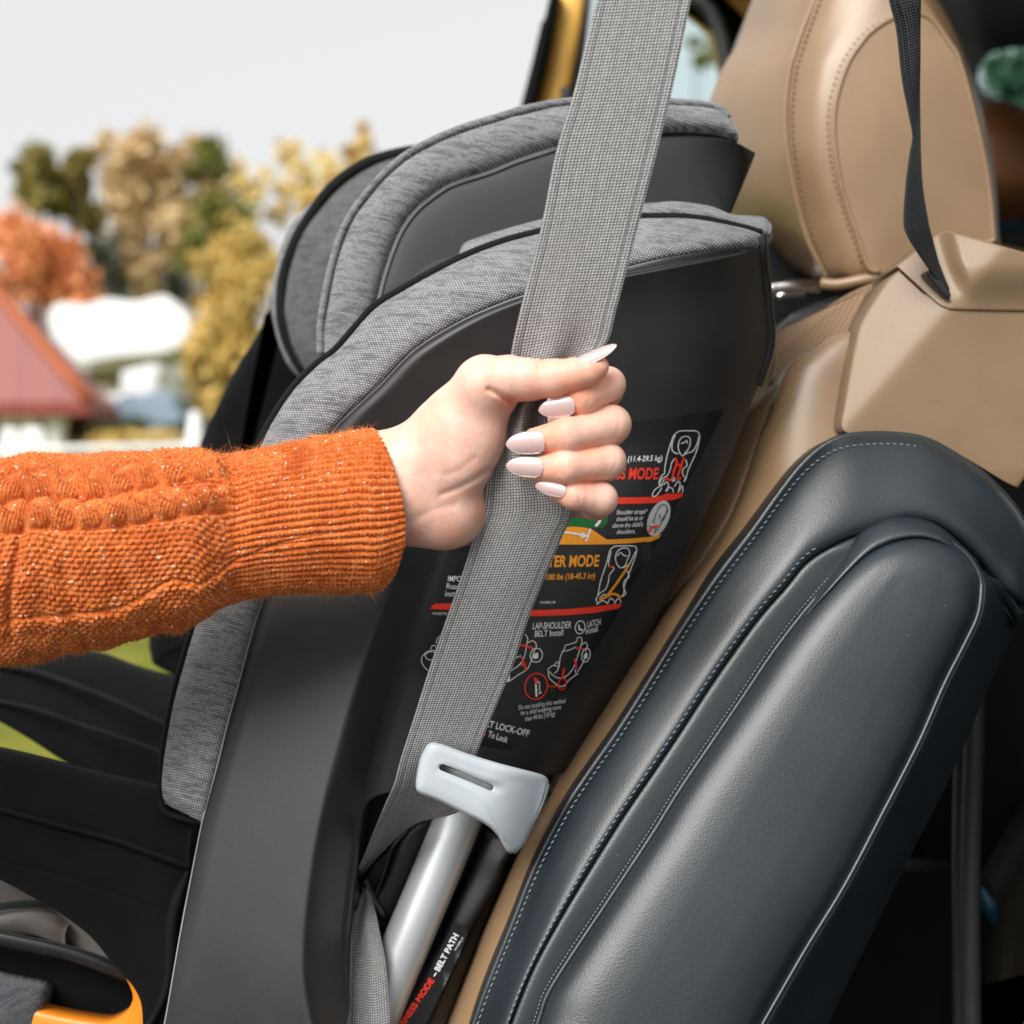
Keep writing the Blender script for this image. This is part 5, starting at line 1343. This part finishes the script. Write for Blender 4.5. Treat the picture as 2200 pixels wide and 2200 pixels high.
def cone(p, a, b, ra, rb, sy=1.0):
    s = np.array([1, sy, 1.0])
    q = (p - a) * s; ba = (b - a) * s
    t = np.clip(q @ ba / (ba @ ba), 0, 1)
    return np.linalg.norm(q - t[:, None] * ba, axis=1) - (ra + (rb - ra) * t)

def smin(a, b, k):
    h = np.clip(k - np.abs(a - b), 0, None) / k
    return np.minimum(a, b) - h * h * k * 0.25

# (x, y, d, r) chains on the grid; r in grid units
PALM = [
    [(640, 1052, .724, 112), (800, 1046, .722, 113), (880, 1042, .720, 112)],
    [(880, 1030, .716, 108), (985, 925, .710, 86), (1042, 842, .704, 72)],
    [(880, 1060, .718, 100), (958, 1086, .716, 82)],
    [(985, 985, .708, 76), (1000, 950, .708, 74)],
    [(880, 1095, .720, 66), (950, 1108, .719, 60), (1020, 1106, .736, 68)],
    [(1000, 1010, .733, 84), (1130, 960, .742, 80), (1200, 930, .746, 72)],
    [(960, 1080, .726, 80), (1100, 1060, .742, 72), (1190, 1060, .746, 60)],
]
THUMB = [(1048, 828, .700, 64), (1090, 815, .693, 50), (1140, 815, .690, 43), (1190, 813, .687, 39), (1237, 804, .684, 33), (1268, 796, .683, 28), (1286, 788, .683, 22)]
FING = [
    [(1205, 869, .694, 25), (1250, 856, .690, 35), (1306, 826, .697, 37), (1300, 838, .724, 40), (1200, 870, .746, 44)],
    [(1150, 946, .692, 27), (1218, 936, .688, 38), (1314, 912, .696, 41), (1308, 918, .722, 43), (1200, 930, .748, 45)],
    [(1142, 1008, .693, 26), (1218, 1003, .688, 37), (1305, 991, .696, 39), (1300, 995, .722, 41), (1200, 995, .748, 44)],
    [(1198, 1058, .696, 21), (1234, 1064, .691, 31), (1290, 1072, .696, 36), (1280, 1082, .720, 36), (1190, 1068, .744, 40)],
]
def chain(p, pts, sy=1.0, k=3.0):
    d = None
    for a, b in zip(pts[:-1], pts[1:]):
        e = cone(p, hp_(*a[:3]), hp_(*b[:3]), a[3] * MM, b[3] * MM, sy)
        d = e if d is None else smin(d, e, k)
    return d

CREASES = [([(1100, 866), (1085, 862), (1070, 852), (1052, 842)], 1.5, 1.3), ([(1050, 1010), (1020, 1030), (985, 1048), (950, 1062)], 0.75, 1.5),
           ([(1020, 985), (990, 1010), (960, 1020)], 0.35, 1.6), ([(880, 1120), (930, 1095), (975, 1085)], 0.45, 2.0), ([(868, 1000), (905, 1030), (925, 1075)], 0.5, 3.0),
           ([(1148, 774), (1156, 790), (1158, 806)], 0.35, 0.7), ([(1160, 773), (1168, 788), (1168, 800)], 0.30, 0.7), ([(1140, 775), (1146, 788)], 0.25, 0.6),
           ([(1085, 770), (1078, 800), (1084, 830)], 0.25, 2.0),
           ([(1242, 770), (1238, 782), (1250, 792)], 0.30, 0.8),
           ([(1196, 926), (1200, 944), (1196, 962)], 0.22, 0.8), ([(1210, 930), (1214, 946), (1210, 964)], 0.20, 0.8), ([(1224, 932), (1228, 948)], 0.15, 0.8),
           ([(1194, 990), (1198, 1006), (1194, 1022)], 0.22, 0.8), ([(1208, 992), (1212, 1008), (1208, 1024)], 0.18, 0.8),
           ([(1258, 852), (1262, 866), (1256, 880)], 0.20, 0.8), ([(1240, 1052), (1244, 1066), (1240, 1080)], 0.2, 0.8),
           ([(1322, 890), (1328, 912), (1322, 936)], 0.16, 1.0), ([(1316, 972), (1322, 990), (1316, 1010)], 0.16, 1.0),
           ([(905, 960), (925, 985), (935, 1015)], 0.3, 2.2), ([(870, 945), (872, 1000), (876, 1060)], 0.22, 2.0), ([(960, 880), (1000, 900), (1030, 940)], 0.2, 2.5)]
CR = [(np.array([P(x, y, .70)[[0, 2]] * 1000 for x, y in c]), a, w) for c, a, w in CREASES]
def pline(p2, c):
    d = None
    for a, b in zip(c[:-1], c[1:]):
        ba = b - a
        t = np.clip(((p2 - a) @ ba) / (ba @ ba), 0, 1)
        e = np.linalg.norm(p2 - a - t[:, None] * ba, axis=1)
        d = e if d is None else np.minimum(d, e)
    return d

def sdf(p):
    d = None
    for c in PALM:
        e = chain(p, c, 1.25, 8.0)
        d = e if d is None else smin(d, e, 9.0)
    th = chain(p, THUMB, 1.0, 2.5)
    d = smin(d, th, 6.0)
    for f in FING:
        e = chain(p, f, 1.0, 1.6)
        kk = 0.6
        d = smin(d, e, kk)
    front = p[:, 1] < 722
    if front.any():
        p2 = p[:, [0, 2]]
        for c, a, w in CR:
            q = pline(p2[front], c)
            d[front] += a * np.exp(-(q / w) ** 2)
    return d

def nets(f, lo, h, step):
    """surface of a distance field on a grid (surface nets)"""
    nx, ny, nz = f.shape
    s = f < 0
    c = [s[i:nx - 1 + i, j:ny - 1 + j, k:nz - 1 + k] for i in (0, 1) for j in (0, 1) for k in (0, 1)]
    cnt = sum(x.astype(np.int8) for x in c)
    act = (cnt > 0) & (cnt < 8)
    idx = np.argwhere(act)
    vid = -np.ones(act.shape, np.int64); vid[act] = np.arange(len(idx))
    offs = np.array([(i, j, k) for i in (0, 1) for j in (0, 1) for k in (0, 1)])
    val = np.stack([f[idx[:, 0] + o[0], idx[:, 1] + o[1], idx[:, 2] + o[2]] for o in offs], 1)
    acc = np.zeros((len(idx), 3)); n = np.zeros(len(idx))
    for a in range(8):
        for b in range(a + 1, 8):
            if np.abs(offs[a] - offs[b]).sum() == 1:
                m = (val[:, a] < 0) != (val[:, b] < 0)
                t = val[m, a] / (val[m, a] - val[m, b])
                acc[m] += offs[a] + t[:, None] * (offs[b] - offs[a]); n[m] += 1
    V = lo + (idx + acc / n[:, None]) * h
    F = []
    for ax in range(3):
        o1, o2 = [(1, 2), (2, 0), (0, 1)][ax]
        sl0 = [slice(1, -1)] * 3; sl0[ax] = slice(0, f.shape[ax] - 1)
        sl1 = list(sl0); sl1[ax] = slice(1, f.shape[ax])
        A, B = s[tuple(sl0)], s[tuple(sl1)]
        e = np.argwhere(A != B)
        base = e + 1; base[:, ax] -= 1
        flip = s[base[:, 0], base[:, 1], base[:, 2]]
        d1 = np.zeros(3, int); d1[o1] = 1; d2 = np.zeros(3, int); d2[o2] = 1
        q = [base - d1 - d2, base - d2, base, base - d1]
        q = np.stack([vid[x[:, 0], x[:, 1], x[:, 2]] for x in q], 1)
        ok = (q >= 0).all(1); q = q[ok]; fl = flip[ok]
        q[~fl] = q[~fl][:, ::-1]
        F.append(q)
    return V, np.vstack(F)

lo = np.array([P(690, 1200, .70)[0] * 1000, 652.0, P(1100, 1215, .70)[2] * 1000])
hi = np.array([P(1385, 1000, .70)[0] * 1000, 770.0, P(1100, 735, .70)[2] * 1000])
h0 = 3.0
def axes(h): return [np.arange(lo[i], hi[i] + h, h) for i in range(3)]
H = 0.75
gx, gy, gz = axes(H)
dims = (len(gx), len(gy), len(gz))
cx, cy, cz = axes(h0)
cg = np.stack(np.meshgrid(cx, cy, cz, indexing='ij'), -1).reshape(-1, 3)
cf = sdf(cg).reshape(len(cx), len(cy), len(cz))
ii = [np.clip(np.round((a - lo[i]) / h0).astype(int), 0, cf.shape[i] - 1) for i, a in enumerate((gx, gy, gz))]
fld = cf[np.ix_(*ii)].copy()
near = np.argwhere(np.abs(fld) < 6.5)
pts = np.stack([gx[near[:, 0]], gy[near[:, 1]], gz[near[:, 2]]], -1)
fv = np.concatenate([sdf(pts[i:i + 400000]) for i in range(0, len(pts), 400000)])
fld[near[:, 0], near[:, 1], near[:, 2]] = fv
HV, HF = nets(fld, lo, H, 1)
for _ in range(3):
    e = 0.25
    f0 = sdf(HV)
    G = np.stack([sdf(HV + np.eye(3)[i] * e) - sdf(HV - np.eye(3)[i] * e) for i in range(3)], -1) / (2 * e)
    HV = HV - G * (f0 / (np.sum(G * G, 1) + 1e-6))[:, None].clip(-0.6, 0.6)
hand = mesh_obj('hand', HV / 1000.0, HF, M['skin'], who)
# rosier finger ends, joints and thumb web; warm underside shade painted in too
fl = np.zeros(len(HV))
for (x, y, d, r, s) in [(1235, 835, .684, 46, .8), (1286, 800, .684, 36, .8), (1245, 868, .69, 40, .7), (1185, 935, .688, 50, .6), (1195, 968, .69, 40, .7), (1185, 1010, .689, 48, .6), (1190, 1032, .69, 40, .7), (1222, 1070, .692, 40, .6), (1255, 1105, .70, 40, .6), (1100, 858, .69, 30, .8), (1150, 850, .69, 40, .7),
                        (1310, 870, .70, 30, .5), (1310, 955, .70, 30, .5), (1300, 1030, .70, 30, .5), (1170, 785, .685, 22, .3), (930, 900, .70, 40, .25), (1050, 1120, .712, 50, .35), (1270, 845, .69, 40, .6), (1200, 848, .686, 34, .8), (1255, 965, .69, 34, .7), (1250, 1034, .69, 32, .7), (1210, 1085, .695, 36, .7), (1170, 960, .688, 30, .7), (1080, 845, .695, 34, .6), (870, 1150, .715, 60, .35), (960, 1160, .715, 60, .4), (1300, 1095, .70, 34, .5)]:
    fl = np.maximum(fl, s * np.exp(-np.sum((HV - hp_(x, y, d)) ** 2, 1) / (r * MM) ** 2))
at = hand.data.attributes.new('flush_and_shade', 'FLOAT', 'POINT')
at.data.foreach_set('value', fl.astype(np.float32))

def nail(base, tip, half, db, dt, tilt=0.0, arch=0.34, name='fingernail'):
    """almond nail from cuticle to point; half = half width in grid units; arch = rise across the width"""
    b, t = P(*base, db), P(*tip, dt)
    ax = t - b; Ln = np.linalg.norm(ax); ax = ax / Ln
    view = np.array([0, -1.0, 0])
    sd = np.cross(ax, view); sd /= np.linalg.norm(sd)
    nr = np.cross(sd, ax)
    c, s = math.cos(math.radians(tilt)), math.sin(math.radians(tilt))
    sd, nr = sd * c + nr * s, nr * c - sd * s
    hw = half * K * 0.69
    S = np.linspace(0, 1, 34); Q = np.linspace(-1, 1, 17)
    w = np.where(S < 0.18, np.sqrt(np.clip(1 - ((0.18 - S) / 0.18) ** 2, 0, 1)) * 0.93, 1.0)
    w = w * np.where(S > 0.42, np.clip(1 - ((S - 0.42) / 0.58) ** 2.3, 0, 1) ** 0.66, 1.0)
    w = np.maximum(w, 0.03)
    V = []
    for layer in (0, 1):
        for si, wi in zip(S, w):
            for q in Q:
                lift = arch * hw * (1 - q * q * wi ** 2) - 0.0012 * si ** 2
                th = layer * 0.0005 * (1 - 0.6 * abs(q))
                V.append(b + ax * Ln * si + sd * hw * wi * q + nr * (lift - th))
    nq = len(Q); ns = len(S)
    F = grid_faces(ns, nq, flip=True).tolist() + [[i + ns * nq for i in f] for f in grid_faces(ns, nq).tolist()]
    rim = [i * nq for i in range(ns)] + [(ns - 1) * nq + j for j in range(1, nq)] + [i * nq + nq - 1 for i in range(ns - 2, -1, -1)] + [j for j in range(nq - 2, 0, -1)]
    m = ns * nq
    for i in range(len(rim)):
        a, c2 = rim[i], rim[(i + 1) % len(rim)]
        F.append([a, c2, c2 + m, a + m])
    return mesh_obj(name, V, F, M['nail'], who)

def front_of(x, y, d0=.665, d1=.71):
    d = np.linspace(d0, d1, 400)
    v = sdf(PP(np.stack([np.full(400, x), np.full(400, y), d], -1)) * 1000)
    k = np.argmax(v < 0)
    return float(d[k]) if v[k] < 0 else .69
for base, tip, half, tilt, fwd in (((1236, 869), (1157, 882), 21.5, 8, .0008), ((1172, 948), (1087, 955), 24.5, 5, .0012), ((1168, 1005), (1087, 1000), 21.5, 5, .0012), ((1217, 1057), (1149, 1042), 14.5, 8, .0016)):
    inx = base[0] + (tip[0] - base[0]) * .22, base[1] + (tip[1] - base[1]) * .22
    fb, fm = front_of(base[0] + 4, base[1]), front_of(*inx)
    hw = half * K * .69
    db = fb + 0.36 * hw - 0.0001
    nail(base, tip, half, db, db + fwd + (fm - fb) * .6, tilt, 0.36)
fb = front_of(1240, 790)
nail((1237, 783), (1325, 741), 16.0, fb + .0035, fb + .0010, 38, 0.42, name='thumbnail')

# ------------------------------------------------------------------ knitted sleeve
topc = [(-600, 1030), (-350, 1005), (-160, 990), (0, 983), (70, 971), (140, 976), (210, 974), (326, 964), (400, 955), (433, 958), (456, 965), (512, 968), (605, 951), (699, 934), (769, 922), (800, 920), (870, 930)]
botc = [(-600, 1530), (-350, 1490), (-160, 1455), (0, 1439), (116, 1418), (233, 1395), (326, 1370), (387, 1360), (466, 1318), (512, 1297), (559, 1285), (652, 1278), (769, 1277), (810, 1276), (870, 1250)]
xs_t, ys_t = np.array(crom(topc, 300)).T
xs_b, ys_b = np.array(crom(botc, 300)).T
def vnoise(x, y, seed):
    """smooth value noise"""
    r = np.random.default_rng(seed); g = r.random((64, 64))
    xi, yi = np.floor(x).astype(int), np.floor(y).astype(int)
    fx, fy = x - xi, y - yi
    fx = fx * fx * (3 - 2 * fx); fy = fy * fy * (3 - 2 * fy)
    G = lambda a, b: g[a % 64, b % 64]
    return (G(xi, yi) * (1 - fx) + G(xi + 1, yi) * fx) * (1 - fy) + (G(xi, yi + 1) * (1 - fx) + G(xi + 1, yi + 1) * fx) * fy - 0.5

NS = 660
thf = np.concatenate([np.linspace(-0.12, math.pi + 0.12, 430, endpoint=False), np.linspace(math.pi + 0.12, 2 * math.pi - 0.12, 60, endpoint=False)])
NT = len(thf)
sv = np.concatenate([np.linspace(0, 0.34, 70, endpoint=False), np.linspace(0.34, 1, NS - 70)])
TH, SV = np.meshgrid(thf, sv)
xend = np.interp(np.degrees(TH), [-10, 0, 20, 50, 80, 100, 120, 150, 180, 220, 300, 370], [798, 800, 812, 835, 858, 866, 866, 845, 808, 800, 800, 800])
XX = -560 + (xend + 560) * SV
top = np.interp(XX, xs_t, ys_t); bot = np.interp(XX, xs_b, ys_b)
mid = (top + bot) / 2; RR = (bot - top) / 2 - 5.5
deg = np.degrees(TH)
# --- relief, in grid units
cuff = smooth01(XX, 462, 512)
wav = vnoise(XX / 90, TH * 3, 3)
NR = 66
ph = (TH + 0.035 * wav + 0.02 * vnoise(XX / 40, TH * 6, 4)) * NR / (2 * math.pi)
rf = np.abs(2 * (ph % 1) - 1)                     # 0 at a rib's crest, 1 in the groove
rib = 8.4 * (1 - rf ** 2.0) - 4.0
vst = (XX / 9.5 + rf * 0.55 + 0.3 * vnoise(XX / 30, ph, 6))
rib += 0.95 * np.cos(2 * math.pi * vst) * (1 - rf ** 3)
# body
def band(c, w): return np.clip(1 - ((deg - c) / w) ** 2, 0, None)
def rope(c, w, period, seed, slope=1.0):
    q = (deg - c) / w
    ins = np.clip(1 - q ** 2, 0, None) ** 0.5
    a = 2 * math.pi * (XX + q * 7 + 7 * vnoise(XX / 60, q * 0 + seed * 3.3, 40 + seed)) / period
    out = np.zeros_like(XX)
    for kk in range(2):
        f = a + kk * math.pi
        cen = 0.48 * np.sin(f)
        wd = 0.52
        z = np.clip(1 - ((q - cen) / wd) ** 2, 0, None) ** 0.5
        out = np.maximum(out, z * (16 + 13 * np.cos(f)))
    zz = [np.clip(1 - ((q - 0.48 * np.sin(a + k2 * math.pi)) / 0.62) ** 2, 0, None) ** 0.5 * (16 + 13 * np.cos(a + k2 * math.pi)) for k2 in range(2)]
    out = out - 10.0 * np.exp(-((zz[0] - zz[1]) / 2.6) ** 2) * (ins > 0.3)
    st = np.cos(2 * math.pi * (XX / 8.5 + q * 1.3 * np.sign(np.sin(a)))) * 1.5
    return np.where(np.abs(q) < 1, out * ins ** 0.6 + st * ins, 0)
cc1 = np.interp(XX, [-150, 0, 200, 460], [40, 43, 45, 40]); cc2 = np.interp(XX, [-150, 0, 200, 460], [60, 62, 65, 66])
cab = rope(cc1, 11.0, 116, 1) + rope(cc2, 10.5, 112, 2)
groove = -9.0 * (np.exp(-((deg - (cc1 + cc2) / 2) / 1.3) ** 2) + np.exp(-((deg - cc2 - 11.0) / 1.4) ** 2) + 0.7 * np.exp(-((deg - cc1 + 11.5) / 1.6) ** 2))
pt = 17.0
row = np.floor(TH * RR / 12.5)
mx = XX / pt + 0.5 * (row % 2) + 0.35 * vnoise(XX / 22, TH * 14, 8)
my = (TH * RR / 12.5) % 1
mos = np.sin(math.pi * (mx % 1)) ** 0.7 * np.sin(math.pi * my) ** 0.7 * 9.5 - 4.2
mos *= 0.8 + 0.9 * vnoise(mx.round() * 1.7, row * 1.3, 9)
mmask = smooth01(deg, cc2 + 9.5, cc2 + 13) + (1 - smooth01(deg, cc1 - 13, cc1 - 10))
body = np.where(np.abs(mmask) > 0, mos * np.clip(mmask, 0, 1), 0) + cab + groove
sdeg = np.interp(XX, [-150, 0, 60, 150, 260, 330, 370, 430, 470, 520, 600, 760, 870], [126, 127, 125, 126, 127, 121, 115, 124, 121, 116, 108, 103, 102])
seam = -9.0 * np.exp(-((deg - sdeg) / 1.35) ** 2) * (1 - 0.75 * smooth01(XX, 560, 760)) + 5.0 * np.exp(-((deg - sdeg - 5) / 5.0) ** 2) * (1 - smooth01(XX, 470, 560))
relief = rib * cuff + body * (1 - cuff) + seam
# --- folds: puff over the cuff, soft creases across the arm
fold = 12 * np.exp(-((XX - 440 - 10 * np.sin(TH * 3)) / 30) ** 2) * np.clip(np.sin(TH), 0, 1) - 11 * np.exp(-((XX - 505 + 6 * np.sin(TH * 4)) / 22) ** 2) * np.clip(np.sin(TH), 0, 1)
fold += -13 * np.exp(-((XX - 40 - 22 * np.sin(TH * 2.2)) / 11) ** 2) * smooth01(deg, 40, 75) * (1 - smooth01(deg, 125, 150))
fold += 12 * vnoise(XX / 70, TH * 2.2, 12) * (1 - 0.75 * cuff) + 6 * vnoise(XX / 30, TH * 5, 13) * (1 - 0.7 * cuff)
fold += -6 * np.exp(-((XX - 140 - 40 * (TH - 1.8)) / 14) ** 2) * smooth01(deg, 85, 105) * (1 - cuff)
rel = relief + fold * 1.15 + 0.7 * rng.normal(size=XX.shape)
R2 = RR + rel
yy = mid - R2 * np.cos(TH)
dd = .726 - np.interp(XX, [-150, 500, 870], [0.0, 0.006, 0.006]) - R2 * np.sin(TH) * K * 0.7 * 0.86
G = np.stack([XX, yy, dd], -1)
W = PP(G)
# rolled edge of the cuff, then the inside
last = W[-1]; cen = last.mean(0)
extra = []
for kx, kr in ((0.0012, 0.985), (0.0014, 0.955), (0.0004, 0.925), (-0.006, 0.915), (-0.03, 0.91)):
    r_ = cen + (last - cen) * kr; r_[:, 0] += kx
    extra.append(r_)
W = np.concatenate([W, np.stack(extra, 0)], 0)
nrow = W.shape[0]
um = np.broadcast_to((TH * RR)[-1:] * 0.000208, (5, NT))
UU = np.concatenate([TH * RR * 0.000208, um], 0); VV = np.concatenate([XX * 0.000208, np.broadcast_to(XX[-1:] * 0.000208, (5, NT))], 0)
sl = mesh_obj('sweater_sleeve', W.reshape(-1, 3), grid_faces(nrow, NT, close_u=True, flip=True), M['wool'], who, np.stack([UU, VV], -1).reshape(-1, 2))
sl['label'] = 'chunky orange cable knit sleeve with ribbed cuff'
# loose wool fibres
def fibres(n, seed):
    r = np.random.default_rng(seed)
    V, F = [], []
    i = r.integers(70, NS - 2, n); j = r.integers(2, 428, n)
    rim = r.random(n) < 0.35
    j = np.where(rim, np.where(r.random(n) < 0.5, r.integers(4, 50, n), r.integers(385, 426, n)), j)
    p = W[i, j]
    nrm = np.stack([np.zeros(n), -np.sin(TH[i, j]), np.cos(TH[i, j])], -1)
    out = nrm * r.uniform(.25, 1.0, n)[:, None] + r.normal(size=(n, 3)) * 0.75
    out /= np.linalg.norm(out, axis=1)[:, None]
    L = r.gamma(2.2, 0.0008, n)[:, None]
    bend = r.normal(size=(n, 3)) * 0.7
    sidev = np.cross(out, r.normal(size=(n, 3))); sidev /= np.linalg.norm(sidev, axis=1)[:, None] + 1e-9
    w0 = 0.00005
    m1 = p + out * L * 0.5; m2 = p + (out + bend * 0.5) * L
    A = np.stack([p - sidev * w0, p + sidev * w0, m1 + sidev * w0 * .8, m1 - sidev * w0 * .8, m2], 1).reshape(-1, 3)
    k = np.arange(n)[:, None] * 5
    q = (k + np.array([0, 1, 2, 3])).tolist(); t = (k + np.array([3, 2, 4])).tolist()
    return A, q + t
A, Fq = fibres(22000, 5)
fz = mesh_obj('wool_fuzz', A, Fq, M['fibre'], sl)
fz['kind'] = 'stuff'
